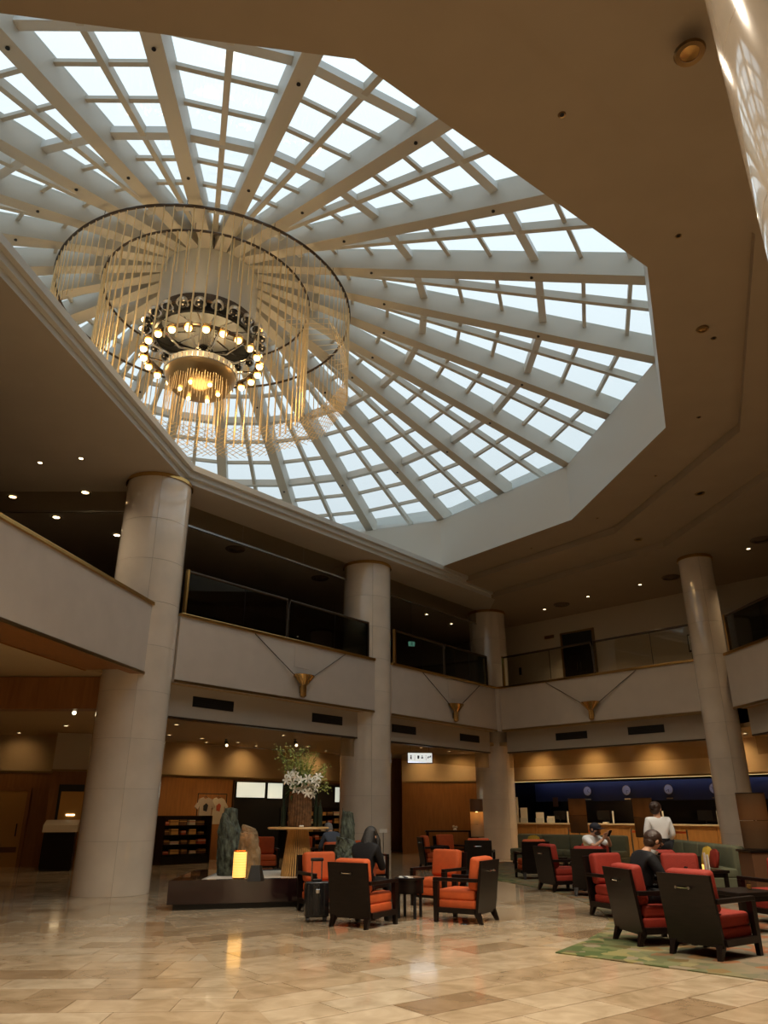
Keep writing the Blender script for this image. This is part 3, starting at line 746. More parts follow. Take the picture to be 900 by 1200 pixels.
# ------------------------------------------------------------------ recessed downlights
dl_ring = MB().lathe([(.075, 0), (.11, -.012), (.115, 0), (.11, .004)], 16).mesh('trim_ring', 'brass_dark', True)
dl_cup = MB().lathe([(.075, .002), (.07, .08), (.001, .08)], 16).mesh('reflector', 'chrome', True)
dl_on = MB().lathe([(.066, -.002), (.001, -.002)], 14).mesh('lens', 'downlight_glow', True)
dl_off = MB().lathe([(.066, -.002), (.001, -.002)], 14).mesh('lens', 'dark_metal', True)
def downlight(x, y, z, label, group, power=0, size=95, lit=True, s=1.0, color=(1, .72, .42), target=None, radius=.07):
    t = thing('downlight', label, 'downlight', (x, y, z-.008), 0, group); t.scale = (s, s, s)
    link('trim_ring', dl_ring, t); link('lens', dl_on if lit else dl_off, t)
    if power: spot(t, (0, 0, -.03), power, size, .9, color, radius, target)
    return t
ATR = ('small recessed downlight with added fill light in the stepped soffit round the skylight', 'fill downlights in the stepped atrium soffit')
for k in range(1, 13):
    a = A0-R(2)-R(15)*k
    downlight(CX+11.65*math.cos(a)*.985, CY+11.65*math.sin(a)*.985, ZO, *ATR, power=120 if k < 5 else 1600, size=130, color=(1, .84, .63), lit=False, s=.42)  # fill spots added behind dark lenses to brighten floor and columns
for (u, v) in ((748, 632), (644, 690), (820, 578)):
    x, y = px(u, v, 9.2); downlight(x, y, 9.2, 'dark twin downlight in the lower step of the soffit near the galleries', 'downlights in the lower soffit step', lit=False, s=1.1)
for (u, v) in ((47, 542), (95, 537)):
    x, y = px(u, v, ZC); downlight(x, y, ZC, 'recessed downlight in the flat soffit above the left balcony', 'downlights in the left soffit', power=160, size=120, s=.7, color=(1, .80, .56))
for (u, v) in ((15, 582), (100, 577), (66, 606), (137, 627)):
    x, y = px(u, v, ZC-.01); downlight(x, y, ZC-.01, 'bright recessed downlight in the gallery ceiling behind the left balcony', 'lit downlights in the left gallery', power=12, s=1.3)
for (u, v) in ((638, 714), (689, 699), (750, 685), (877, 643)):
    x, y = px(u, v, ZC); downlight(x, y, ZC, 'bright pin downlight in the ceiling of the gallery above reception', 'lit downlights in the reception gallery', power=170, s=.8)
for (u, v) in ((500, 720), (529, 731)):
    x, y = px(u, v, ZC-.01); downlight(x, y, ZC-.01, 'dim recessed downlight in the dark gallery above the hanging sign', 'dim downlights in the dark gallery', power=20, s=.7)
x, y = px(808, 61, ZC); t = thing('ceiling_speaker', 'large round bronze ceiling fitting in the soffit by the near column', 'ceiling fitting', (x, y, ZC-.01))
MB().lathe([(.10, -.02), (.15, -.025), (.165, 0), (.15, .008)], 20).build('trim_ring', 'brass_dark', t, smooth=True); MB().lathe([(.10, -.012), (.001, -.03)], 20).build('grille', 'gold', t, smooth=True)
x, y = px(823, 385, 9.4); t = thing('ceiling_speaker', 'small round bronze ceiling fitting in the inner soffit ring', 'ceiling fitting', (x, y, 9.39))
MB().lathe([(.07, -.02), (.10, -.022), (.11, 0), (.10, .008)], 20).build('trim_ring', 'brass_dark', t, smooth=True); MB().lathe([(.07, -.012), (.001, -.02)], 20).build('grille', 'gold', t, smooth=True)
def diffuser(u, v, z, label):
    x, y = px(u, v, z); t = thing('ceiling_vent', label, 'vent', (x, y, z-.01), 0, 'round ceiling air diffusers')
    for k, r in enumerate((.30, .21, .12)): MB().lathe([(r-.045, -.03-.012*k), (r, -.012*k), (r+.01, -.004-.012*k), (r-.03, -.04-.012*k)], 24).build('ring', 'plaster_dark', t, smooth=True)
    MB().lathe([(.31, 0), (.31, .006), (.001, .006)], 24).build('backing', 'bronze', t)
diffuser(276, 643, ZC-.01, 'round ceiling diffuser in the dark gallery behind the left glass rail'); diffuser(375, 677, ZC-.01, 'round ceiling diffuser in the dark gallery near the flower-side column')
diffuser(786, 676, ZC, 'round ceiling diffuser in the reception gallery by the slim column'); diffuser(658, 708, ZC, 'round ceiling diffuser above the reception gallery near the corner column')
diffuser(892, 632, ZC, 'round ceiling diffuser in the gallery right of the slim column')
# ground floor: downlights in the warm soffit and wall washers that draw the scallops
GRP = 'downlights below the galleries'
LOW = (((-9.5, 18.5), 'behind the broad left column', 45), ((-12.5, 20.5), 'before the pale door in the left wall', 35), ((-9.0, 21.8), 'before the concierge desk', 35), ((-5.8, 21.5), 'behind the standing stones', 55),
       ((-3.2, 24.6), 'above the armchairs before the shop', 55), ((-6.8, 24.5), 'before the stepped display shelf', 45), ((-1.2, 27.6), 'beside the flower-side column', 55), ((-3.6, 28.8), 'before the lit shop panels', 45),
       ((1.4, 29.4), 'behind the lit hanging sign', 55), ((2.6, 31.2), 'above the dark console table', 45), ((6.0, 29.3), 'above the brochure end of the reception desk', 150), ((8.6, 26.6), 'above the middle of the reception desk', 150),
       ((11.2, 24.0), 'behind the slim column', 120), ((12.4, 20.8), 'under the right balcony beyond the slim column', 55), ((13.4, 16.5), 'under the right balcony beyond the green sofa', 55), ((13.8, 12), 'under the right balcony near the carpet', 55),
       ((7.3, 28.0), 'added between the two brown lamps to brighten the counter', 150), ((9.9, 25.3), 'added before the queue barrier to brighten the counter', 150))  # last two added to brighten the reception counter front
for (x, y), wh, pw in LOW:
    downlight(x, y, ZG, 'warm recessed downlight in the low ceiling '+wh, GRP, power=pw, size=125, s=.9)
WSH = 'wall washers over the cream wall band'
def washer(p0, p1, x, pw=45, wh='shop wall'):
    q = on_line(p0, p1, x, -.85); t = downlight(q[0], q[1], ZG, 'ceiling wall washer throwing a warm scallop on the '+wh, WSH, s=.8)
    w = on_line(p0, p1, x, 0); spot(t, (0, 0, -.04), pw, 105, 1.0, (1, .64, .28), .10, (w[0]-q[0], w[1]-q[1], -1.0))
for x in (3.5, 5.6, 9.0): washer(WL1, WS1, x)
for x in (.9, 2.5): washer(W3a, W3b, x, 45, 'wall above the console table')
for x in (1.9, 4.3, 6.7, 9.6): washer(W4a, W4b, x, 70, 'wall above the reception desk')
for x in (3.2, 7.4): washer(WL0, WL1, x, 14, 'wall above the pale door')
for (u, v) in ((265, 866), (346, 866), (88, 825)):
    x, y = px(u, v, ZG); t = thing('track_spot', 'small black ceiling spotlight under the low soffit', 'spotlight', (x, y, ZG), 0, 'black ceiling spotlights')
    MB().lathe([(.05, 0), (.05, -.02), (.02, -.03), (.02, -.09)], 12).build('mount', 'black', t, smooth=True)
    hd = MB().tube([(0, 0, -.08), (.06, -.12, -.2)], [.05, .07], 12).build('head', 'black', t, smooth=True)
    MB().ball((.063, -.126, -.212), .045, n=10, m=6).build('lens', 'downlight_glow', hd)

# ------------------------------------------------------------------ reception desk
ra_ = math.atan2(W4b[1]-W4a[1], W4b[0]-W4a[0]); RL = 9.6
def rp(x, y): return on_line(W4a, W4b, x, y)
wall_seg('wall_reception_back', rp(-.2, 2.3), rp(RL+3, 2.3), 0, 1.95, 'desk_black'); wall_seg('wall_reception_band', rp(-.2, 2.25), rp(RL+3, 2.25), 1.95, 2.85, 'desk_blue')
wall_seg('wall_reception_left', rp(0.0, .0), rp(0.0, 2.4), 0, ZG, 'desk_black')
struct(MB().box(-.3, RL+3, .2, 2.5, 2.8, 2.86).build('ceiling_reception', 'desk_black', None, (*W4a, 0), ra_))
ls = thing('cove_light', 'thin warm light strip under the lintel above the reception desk', 'light strip', (*W4a, ZT), ra_)
MB().box(.1, RL+2, -.05, .0, -.035, .03).build('housing', 'gold', ls); MB().box(.1, RL+2, .0, .06, -.04, -.02).build('diffuser', 'cove_glow', ls)
cl2 = thing('cove_light', 'hidden cool light strip washing the blue band behind reception', 'light strip', (*W4a, 2.75), ra_)
MB().box(.1, RL+2, 1.70, 1.83, -.10, .05).build('housing', 'dark_metal', cl2)
mat('cool_glow', (.7, .8, 1), .4, emit=(.42, .52, 1), estr=4.0); MB().box(.1, RL+2, 1.85, 1.87, -.03, .03).build('diffuser', 'cool_glow', cl2)
ct = thing('reception_counter', 'long honey wood reception counter with pale top under the dark recess', 'counter', (*W4a, 0), ra_)
for k in range(8):
    MB().box(.1+k*1.4+.008, .1+(k+1)*1.4-.008, -.05, .0, .08, 1.10).build('front_panel', 'desk_wood', ct)
MB().box(.1, 11.3, .0, .60, 0, 1.10).build('body', 'wall_wood', ct); MB().rbox(.05, 11.35, -.12, .65, 1.10, 1.15, .01, 2).build('worktop', 'goods_cream', ct); MB().box(.1, 11.3, -.03, .0, 0, .08).build('kick_plate', 'black', ct)
for k, (u) in enumerate((694, 734, 777, 820)):
    x, y = rp(2.55+k*1.72, 2.22); t = thing('wall_clock', 'round pale wall clock on the blue band behind reception', 'clock', (x, y, 2.33), ra_, 'row of clocks behind reception')
    M = Matrix.Rotation(PI/2, 4, 'X')
    MB().lathe([(.001, .02), (.165, .02), (.165, 0)], 28, M).build('face', 'clock_face', t); MB().lathe([(.165, 0), (.165, .035), (.18, .035), (.18, 0)], 28, M).build('rim', 'steel', t)
    for ang, ln in ((.6+k*1.3, .09), (2.2+k, .13)): MB().tube([(0, -.026, 0), (ln*math.sin(ang), -.026, ln*math.cos(ang))], .008, 4).build('hand', 'black', t)
    MB().box(-.13, .13, -.012, .03, -.34, -.29).build('city_plate', 'steel', t)
for k in range(4):
    x, y = rp(2.3+k*1.9, .42); t = thing('desk_monitor', 'dark flat monitor standing on the reception counter', 'monitor', (x, y, 1.15), ra_, 'monitors on the reception counter')
    MB().box(-.26, .26, -.02, .02, .12, .44).build('screen', 'black_gloss', t); MB().tube([(0, 0, .01), (0, 0, .2)], .02, 8).build('neck', 'dark_metal', t); MB().box(-.1, .1, -.08, .08, 0, .015).build('foot', 'dark_metal', t)
    x, y = rp(2.85+k*1.9, .1); t = thing('queue_marker', 'slim white post standing on the reception counter', 'post', (x, y, 1.15), ra_, 'white posts on the reception counter')
    MB().box(-.025, .025, -.02, .02, .01, .42).build('post', 'paper', t); MB().box(-.07, .07, -.05, .05, 0, .012).build('foot', 'steel', t)
t = MB().rbox(-.10, .10, -.07, .07, 0, .05, .01, 2).build('paper_tray', 'paper', None, (*rp(4.4, .15), 1.15), ra_); tag(t, 'small white tray of papers on the reception counter', 'tray')
for x_, h_, w_, lb in ((.35, .95, .26, 'tall white brochure holder at the end of the reception counter'), (.75, .55, .3, 'short white brochure holder beside the tall one on the counter'), (1.5, .38, .34, 'white desk calendar on the reception counter'), (2.0, .24, .3, 'low white card holder on the reception counter')):
    t = thing('brochure_holder', lb, 'holder', (*rp(x_, .2), 1.15), ra_)
    MB().box(-w_/2, w_/2, .02, .07, 0, h_).build('back_board', 'paper', t)
    n_ = max(1, int(h_/.28))
    for k in range(n_): MB().box(-w_/2+.02, w_/2-.02, -.05+.02*k, .02, k*.28, k*.28+.17).build('pocket', 'white_panel', t)
t = MB().ball((0, 0, 0), .11, .05, .05, 12, 8).build('red_lamp', 'red_glow', None, (*rp(4.9, 1.8), 1.55)); tag(t, 'small glowing red lamp in the dark recess behind reception', 'lamp')
t = MB().box(-.12, .12, -.012, .012, 0, .36).build('wall_notice', 'goods_brown', None, (*rp(1.0, 2.2), 1.75), ra_); tag(t, 'small dark framed notice on the black wall behind reception', 'notice')
# rope barrier before the desk
for i, (xa, lb) in enumerate(((6.3, 'polished queue barrier with orange belt before the reception counter'), (3.9, 'polished queue barrier with orange belt left of the standing waiter'))):
    q = rp(xa, -1.6); t = thing('queue_barrier', lb, 'barrier', (*q, 0), ra_)
    for sx_ in ((0, 1.9) if i == 0 else (0, 1.2)):
        p_ = MB().tube([(sx_, 0, .02), (sx_, 0, 1.02)], .032, 10).build('post', 'chrome', t, smooth=True); MB().lathe([(.16, 0), (.16, .015), (.04, .05)], 20, Matrix.Translation((sx_, 0, 0))).build('base', 'steel', p_, smooth=True)
    MB().box(.03, 1.87 if i == 0 else 1.17, -.01, .01, .90, .96).build('belt', 'rope', t)
# ------------------------------------------------------------------ armchairs (front is local +y)
def make_armchair(cush):
    t = thing('armchair', 'dark wood armchair', 'armchair')
    ybk = lambda z: -.30-.10*(z-.12)/.72
    bp = MB(); w = .345
    bp.hexa([(-w, ybk(.12)-.04, .12), (w, ybk(.12)-.04, .12), (w, ybk(.12), .12), (-w, ybk(.12), .12)], [(-w, ybk(.84)-.04, .84), (w, ybk(.84)-.04, .84), (w, ybk(.84), .84), (-w, ybk(.84), .84)])
    b = bp.build('back_panel', 'dark_wood', t)
    h = MB().tube([(-.10, ybk(.70)-.07, .70), (.10, ybk(.70)-.07, .70)], .009, 8)
    h.build('handle', 'chrome', b, smooth=True)
    for sg in (-1, 1): MB().tube([(sg*.085, ybk(.70)-.035, .70), (sg*.085, ybk(.70)-.085, .70)], .016, 8).build('handle_stud', 'chrome', b, smooth=True)
    for sg in (-1, 1):
        x0, x1 = sorted((sg*.30, sg*.37))
        MB().rbox(x0, x1, -.36, .37, .55, .60, .008, 2).build('armrest', 'dark_wood', t)
        MB().box(x0+.005, x1-.005, -.30, .30, .13, .20).build('side_rail', 'dark_wood', t)
        MB().hexa([(x0+.008, .31, 0), (x1-.008, .31, 0), (x1-.008, .365, 0), (x0+.008, .365, 0)], [(x0, .28, .55), (x1, .28, .55), (x1, .37, .55), (x0, .37, .55)]).build('leg', 'dark_wood', t)
        MB().hexa([(sg*.30-.025, -.40, 0), (sg*.30+.025, -.40, 0), (sg*.30+.025, -.35, 0), (sg*.30-.025, -.35, 0)], [(sg*.29-.04, -.35, .15), (sg*.29+.04, -.35, .15), (sg*.29+.04, -.26, .15), (sg*.29-.04, -.26, .15)]).build('leg', 'dark_wood', t)
    MB().box(-.30, .30, .27, .31, .13, .20).build('front_rail', 'dark_wood', t)
    MB().rbox(-.295, .295, -.28, .325, .17, .30, .03, 3).build('seat_base', cush, t, smooth=True)
    MB().rbox(-.292, .292, -.27, .335, .295, .44, .045, 4).build('seat_cushion', cush, t, smooth=True)
    M = Matrix.Translation((0, -.30, .43)) @ Matrix.Rotation(R(8), 4, 'X')
    MB().rbox(-.285, .285, -.02, .15, 0, .45, .055, 4, M).build('back_cushion', cush, t, smooth=True)
    return t
ch_o = make_armchair('orange'); ch_r = make_armchair('red_cushion')
used = {}
def armchair(x, y, deg, label, red=False, z=.0, s=1.0):
    src = ch_r if red else ch_o
    if red not in used: used[red] = 1; c = src
    else: c = copy_tree(src)
    c.location = (x, y, CZ if any(inside((x+a, y+b), CARPET) for a in (-.4, .4) for b in (-.4, .4)) else z); c.rotation_euler = (0, 0, R(deg-90)); c['label'] = label; c['group'] = 'lounge armchairs'; c.scale = (s, s, s)
    return c
CZ = .012
armchair(-.30, 12.2, 57, 'orange cushioned dark armchair holding the long-haired woman, beside the suitcase')
armchair(1.24, 12.68, 150, 'empty orange armchair turned towards the round side table, on bare marble')
armchair(.98, 14.75, -128, 'empty orange armchair behind the round side table, its back cushion in view')
armchair(-.98, 13.75, -62, 'orange armchair between the black suitcase and the planter plinth')
armchair(1.45, 23.6, 10, 'small far orange armchair before the dark console table')
armchair(2.0, 24.6, -60, 'far orange armchair beside the striped paper floor lamp')
armchair(2.5, 21.3, 78, 'armchair with its dark back turned out, before the striped paper lamp')
armchair(3.68, 20.4, 95, 'armchair with its dark back turned out, beside the green sofa end')
armchair(3.72, 17.35, 18, 'red armchair at the curved carpet edge, its seat open to view', True, CZ)
armchair(4.10, 16.35, 74, 'red armchair with dark back panel before the man in the cap', True, CZ)
armchair(3.38, 10.62, 12, 'red armchair holding the man in the black suit', True, CZ)
armchair(3.72, 13.1, -65, 'red armchair behind the man in the black suit', True, CZ)
armchair(4.88, 14.75, 84, 'red armchair with dark back panel hiding the legs of the waiter', True, CZ)
armchair(4.72, 13.05, -105, 'red armchair facing the low table with white menus at its side', True, CZ)
armchair(3.78, 9.75, 35, 'large red armchair nearest the carpet corner with a chrome back handle', True, CZ)
armchair(5.85, 12.4, 105, 'red armchair with dark back beside the low table and tall lamp', True, CZ)
armchair(4.55, 17.5, -100, 'red armchair under the man in the dark cap', True, CZ)
armchair(-3.3, 22.6, -75, 'orange armchair behind the standing stones, before the shop')
armchair(-2.35, 22.9, -95, 'orange armchair behind the slatted flower table, before the shop')
armchair(-1.25, 18.9, 120, 'orange armchair holding the grey-haired person beyond the planter')
armchair(-.35, 19.6, -70, 'orange armchair beside the lit paper lantern at the planter end')

# ------------------------------------------------------------------ tables
def round_table(x, y, label):
    t = thing('side_table', label, 'table', (x, y, 0))
    MB().lathe([(.001, .53), (.235, .53), (.24, .545), (.235, .56), (.001, .56)], 32).build('table_top', 'dark_wood', t, smooth=True)
    MB().lathe([(.215, .34), (.22, .34), (.22, .53), (.215, .53)], 32).build('drum', 'dark_wood', t, smooth=True)
    MB().lathe([(.001, .34), (.22, .34), (.22, .36), (.001, .36)], 32).build('shelf', 'dark_wood', t)
    for k in range(4):
        a = 2*PI*k/4+.4; M = Matrix.Rotation(a, 4, 'Z'); MB().box(.17, .205, -.018, .018, 0, .35, M).build('leg', 'dark_metal', t)
    return t
round_table(.40, 13.05, 'round dark drum side table between the orange armchairs')
for k, (dx, c) in enumerate(((-.08, 'white_panel'), (-.03, 'navy'), (.02, 'paper'), (.08, 'goods_brown'))):
    o = MB().box(-.018, .018, -.1, .1, 0, .02, Matrix.Rotation(R(3), 4, 'X')).build('magazine', c, None, (.40+dx*1.1, 13.05, .56), R(10*k)); o.scale = (4, 1, .5)
    tag(o, ('white magazine lying on the round drum table', 'navy booklet lying on the round drum table', 'cream leaflet lying on the round drum table', 'brown booklet lying on the round drum table')[k], 'magazine')
def low_table(x, y, rz, label, w=.62, h=.5):
    t = thing('coffee_table', label, 'table', (x, y, CZ), R(rz))
    MB().rbox(-w/2, w/2, -w/2, w/2, h-.05, h, .01, 2).build('table_top', 'dark_wood', t)
    MB().box(-w/2+.06, w/2-.06, -w/2+.06, w/2-.06, h-.12, h-.05).build('apron', 'dark_wood', t)
    for sx_ in (-1, 1):
        for sy in (-1, 1): MB().box(sx_*(w/2-.06)-.03, sx_*(w/2-.06)+.03, sy*(w/2-.06)-.03, sy*(w/2-.06)+.03, 0, h-.05).build('leg', 'dark_wood', t)
    return t
low_table(4.95, 11.55, 20, 'low dark table between the near red armchairs', .72)
low_table(4.75, 19.3, 10, 'low dark table with a tea light beyond the man in the cap')
low_table(6.08, 15.6, 10, 'low dark table with drinks beside the waiter')
low_table(6.05, 17.7, 0, 'low dark table before the green sofa', .55)
def tea_light(x, y, z, label, pw=.8):
    t = thing('tea_light', label, 'candle holder', (x, y, z), 0, 'tea lights on the lounge tables')
    MB().lathe([(.035, 0), (.045, .002), (.05, .09), (.046, .09), (.04, .01)], 14).build('glass_cup', 'lantern', t, smooth=True)
    MB().lathe([(.03, .012), (.03, .04), (.001, .045)], 12).build('candle', 'tea_light', t)
    point(t, (0, 0, .14), pw, (1, .5, .15), .03)
tea_light(4.70, 19.2, .512, 'glowing tea light on the table beyond the man in the cap')
tea_light(5.98, 15.5, .512, 'glowing tea light on the table beside the waiter')
tea_light(6.05, 17.65, .512, 'glowing tea light on the table before the green sofa')
for k, (x, y, z, lb) in enumerate(((5.92, 15.72, .512, 'clear tumbler on the table beside the waiter'), (5.1, 11.6, .512, 'clear tumbler on the low table between the near armchairs'))):
    t = thing('tumbler', lb, 'glass', (x, y, z))
    MB().lathe([(.03, .0), (.038, .12), (.035, .12), (.028, .01), (.001, .01)], 14).build('cup', 'smoke_glass', t, smooth=True); MB().lathe([(.001, .012), (.028, .012), (.031, .06), (.001, .06)], 14).build('drink', 'goods_gold', t, smooth=True)
for k in range(2):
    t = thing('menu_card', ('taller white menu standing at the arm of the red chair', 'shorter white menu standing behind the taller one')[k], 'menu', (5.07+.055*k, 12.93+.02*k, .605+CZ), R(-12))
    for sg in (-1, 1): MB().box(-.004, .004, 0, .09, 0, .30-.03*k, Matrix.Rotation(R(sg*8), 4, 'Z')).build('cover', 'paper', t)
# ------------------------------------------------------------------ sofas with cushions
def sofa(p0, p1, label):
    L = math.dist(p0, p1); t = thing('sofa', label, 'sofa', (p0[0], p0[1], CZ), math.atan2(p1[1]-p0[1], p1[0]-p0[0]))
    MB().rbox(0, L, -.40, .36, .08, .27, .02, 2).build('base', 'sofa_green', t); n = max(2, round(L/.95))
    for k in range(n):
        a, b = L*k/n, L*(k+1)/n
        MB().rbox(a+.008, b-.008, -.42, .16, .26, .44, .04, 3).build('seat_cushion', 'sofa_green', t, smooth=True)
        MB().rbox(a+.008, b-.008, .10, .36, .26, .86, .06, 3, Matrix.Translation((0, 0, 0))).build('back_cushion', 'sofa_green', t, smooth=True)
    for x_ in (.1, L/2, L-.1):
        for y_ in (-.34, .30): MB().box(x_-.03, x_+.03, y_-.03, y_+.03, 0, .08).build('foot', 'dark_wood', t)
    return t
sofa((4.3, 26.6), (7.2, 24.3), 'long green sofa before the reception counter by the corner column')
sofa((7.25, 21.0), (7.05, 16.75), 'green sofa running towards the big brown lamp and slim column')
for x, y, rz, lb in ((4.75, 25.95, -38, 'yellow cushion on the green sofa by the corner column'), (6.93, 20.4, -95, 'yellow cushion at the far end of the green sofa behind the waiter'), (6.83, 17.45, -95, 'yellow cushion at the near end of the green sofa by the big lamp'), (4.27, 17.5, 80, 'yellow cushion in the red armchair beside the man in the cap')):
    o = MB().rbox(-.20, .20, -.06, .06, 0, .38, .04, 2, Matrix.Rotation(R(-14), 4, 'X'), puff=.03).build('cushion', 'yellow', None, (x, y, .45), R(rz), smooth=True); tag(o, lb, 'cushion')
o = MB().rbox(-.18, .18, -.05, .05, 0, .34, .04, 2, Matrix.Rotation(R(-12), 4, 'X'), puff=.03).build('cushion', 'red_cushion', None, (6.82, 17.02, .45), R(-92), smooth=True); tag(o, 'small red cushion beside the yellow one on the green sofa', 'cushion')

# ------------------------------------------------------------------ floor lamps
def drum_lamp(x, y, z0, z1, r, label, m='lamp_paper', pw=3, tiers=2, ped=False):
    t = thing('floor_lamp', label, 'lamp', (x, y, CZ)); H_ = z1-z0
    for k in range(tiers):
        a, b = z0+H_*k/tiers, z0+H_*(k+1)/tiers
        MB().lathe([(r-.004, a+.006), (r, a+.006), (r, b-.006), (r-.004, b-.006)], 32).build('shade', m if not (tiers == 3 and k == 2) else 'goods_brown', t, smooth=True)
    for z_ in (z0, z1): MB().lathe([(r-.01, z_-.01), (r+.006, z_-.01), (r+.006, z_+.01), (r-.01, z_+.01)], 32).build('hoop', 'bronze', t)
    MB().tube([(0, 0, .02), (0, 0, z1-.1)], .018, 8).build('pole', 'bronze', t, smooth=True)
    if ped:
        MB().rbox(-.30, .30, -.30, .30, 0, z0-.06, .01, 2).build('pedestal', 'goods_brown', t); MB().rbox(-.33, .33, -.33, .33, z0-.06, z0-.02, .01, 2).build('pedestal_top', 'dark_wood', t)
    else: MB().lathe([(.17, 0), (.17, .02), (.03, .035)], 24).build('base', 'bronze', t, smooth=True)
    MB().ball((0, 0, z0+H_*.62), .06, n=12, m=8).build('bulb', 'bulb', t)
    point(t, (0, 0, z0+H_*.62), pw, (1, .58, .22), .1)
    return t
drum_lamp(7.4, 16.1, .84, 1.86, .27, 'large brown drum floor lamp on a pedestal before the slim column', pw=5, tiers=2, ped=True)
drum_lamp(6.35, 26.3, .90, 1.93, .28, 'brown drum floor lamp behind the long green sofa', pw=5, tiers=2)
drum_lamp(8.2, 25.4, .80, 1.93, .30, 'brown drum floor lamp before the reception counter, right of the long sofa', pw=5, tiers=2)
drum_lamp(3.0, 26.0, .78, 1.90, .21, 'striped paper floor lamp beside the corner column', 'lamp_cream', pw=5, tiers=3)

# ------------------------------------------------------------------ suitcase, notice stand, console
sc_ = thing('suitcase', 'black wheeled suitcase with raised handle beside the orange armchair', 'suitcase', (-1.02, 12.62, 0), R(12))
MB().rbox(-.18, .18, -.12, .12, .06, .54, .03, 3).build('shell', 'black_gloss', sc_, smooth=True)
for k in range(4): MB().rbox(-.14+.08*k-.012, -.14+.08*k+.012, -.128, -.11, .10, .50, .004, 1).build('rib', 'black', sc_)
for sx_ in (-1, 1):
    MB().tube([(sx_*.075, .06, .5), (sx_*.075, .06, .82)], .010, 8).build('handle_rail', 'steel', sc_)
    for sy in (-1, 1):
        w_ = MB().tube([(sx_*.13-.015, sy*.08, .03), (sx_*.13+.015, sy*.08, .03)], .03, 12).build('wheel', 'black', sc_, smooth=True); MB().box(sx_*.13-.02, sx_*.13+.02, sy*.08-.018, sy*.08+.018, .035, .075).build('wheel_fork', 'dark_metal', w_)
MB().rbox(-.10, .10, .035, .085, .81, .86, .015, 2).build('handle_grip', 'black', sc_, smooth=True); MB().rbox(-.07, .07, -.03, .03, .54, .57, .01, 2).build('carry_handle', 'dark_metal', sc_)
MB().rbox(-.03, .03, -.135, -.12, .38, .44, .005, 1).build('lock', 'steel', sc_)
ns = thing('notice_stand', 'slim stand with a small white plate before the column', 'stand', (-.02, 20.9, 0))
MB().tube([(0, 0, .02), (0, 0, 1.05)], .012, 6).build('pole', 'steel', ns); MB().lathe([(.13, 0), (.13, .015), (.02, .03)], 18).build('base', 'steel', ns, smooth=True)
MB().box(-.10, .10, -.01, .01, 1.03, 1.12).build('plate', 'paper', ns); MB().box(-.05, .05, -.01, .01, .30, .42).build('lower_plate', 'paper', ns)
cs = thing('console_table', 'dark console table against the wood wall below the lit sign', 'table', (2.6, 32.5, 0))
MB().rbox(-.95, .95, -.22, .22, .80, .86, .01, 2).build('table_top', 'dark_wood', cs); MB().box(-.88, .88, -.18, .18, .16, .20).build('shelf', 'dark_wood', cs)
for sx_ in (-1, 1):
    for sy in (-1, 1): MB().box(sx_*.86-.05, sx_*.86+.05, sy*.17-.04, sy*.17+.04, 0, .80).build('leg', 'dark_wood', cs)
ob = thing('ornament', 'small pale ornament on the dark console table', 'ornament', (2.85, 32.45, .86))
MB().lathe([(.06, 0), (.09, .02), (.05, .06), (.04, .08)], 16).build('dish', 'paper', ob, smooth=True); MB().ball((-.05, 0, .13), .06, n=10, m=7).build('flower_head', 'goods_cream', ob, smooth=True); MB().ball((.06, 0, .12), .05, n=10, m=7).build('flower_head', 'paper', ob, smooth=True)
# lit hanging sign
hs = thing('hanging_sign', 'white lit directory sign hanging from the low ceiling', 'sign', (1.32, 28.9, 3.22), R(8))
MB().box(-.47, .47, -.06, .06, -.03, .37).build('housing', 'steel', hs); fc = MB().box(-.45, .45, -.07, -.055, 0, .34).build('lit_face', 'sign_glow', hs)
mk = MB(); mk.ball((-.34, -.072, .24), .025, .004, .025, 8, 6); mk.box(-.365, -.315, -.075, -.07, .12, .21); mk.build('figure_icon', 'navy', fc)
for xx in (-.20, .22): MB().box(xx-.004, xx+.004, -.075, -.07, .08, .27).build('divider', 'navy', fc)
mk = MB(); mk.box(-.10, -.03, -.075, -.07, .14, .25); mk.build('lift_icon', 'navy', fc); mk = MB(); mk.box(.04, .12, -.075, -.07, .15, .19); mk.box(.07, .09, -.075, -.07, .19, .26); mk.build('arrow_icon', 'navy', fc); mk = MB()
for k in range(3): mk.box(.28+k*.05, .31+k*.05, -.075, -.07, .15+.02*k, .22+.015*k)
mk.build('stairs_icon', 'navy', fc)
for sx_ in (-1, 1): MB().tube([(sx_*.35, 0, .37), (sx_*.35, 0, ZG-3.22)], .01, 6).build('hanger', 'steel', hs)

# ------------------------------------------------------------------ planter plinth with stones, lantern and flower table
PLN = [(-3.60, 13.85), (-.15, 14.80), (-.15, 17.6), (-3.75, 16.45)]
pl = thing('planter_plinth', 'low dark polished wood plinth filled with white gravel', 'planter', (0, 0, 0))
def inset(poly, d):
    c = Vector((sum(p[0] for p in poly)/4, sum(p[1] for p in poly)/4)); out = []
    for p in poly:
        v = Vector(p)-c; out.append(tuple(c+v*(1-d/v.length*1.2)))
    return out
MB().prism(inset(PLN, .10), 0, .10).build('toe_kick', 'black', pl)
q = [(-3.12, 14.12), (-.28, 14.92), (-.28, 17.35), (-3.22, 16.35)]
for k in range(4):
    a, b, c, d = PLN[k], PLN[(k+1) % 4], q[(k+1) % 4], q[k]
    MB().hexa([(*a, .09), (*b, .09), (*c, .09), (*d, .09)], [(*a, .45), (*b, .45), (*c, .45), (*d, .45)]).build('side_board', 'plinth_wood', pl)
gb = MB().prism(q, .1, .425).build('gravel_bed', 'gravel', pl); gb['kind'] = 'stuff'
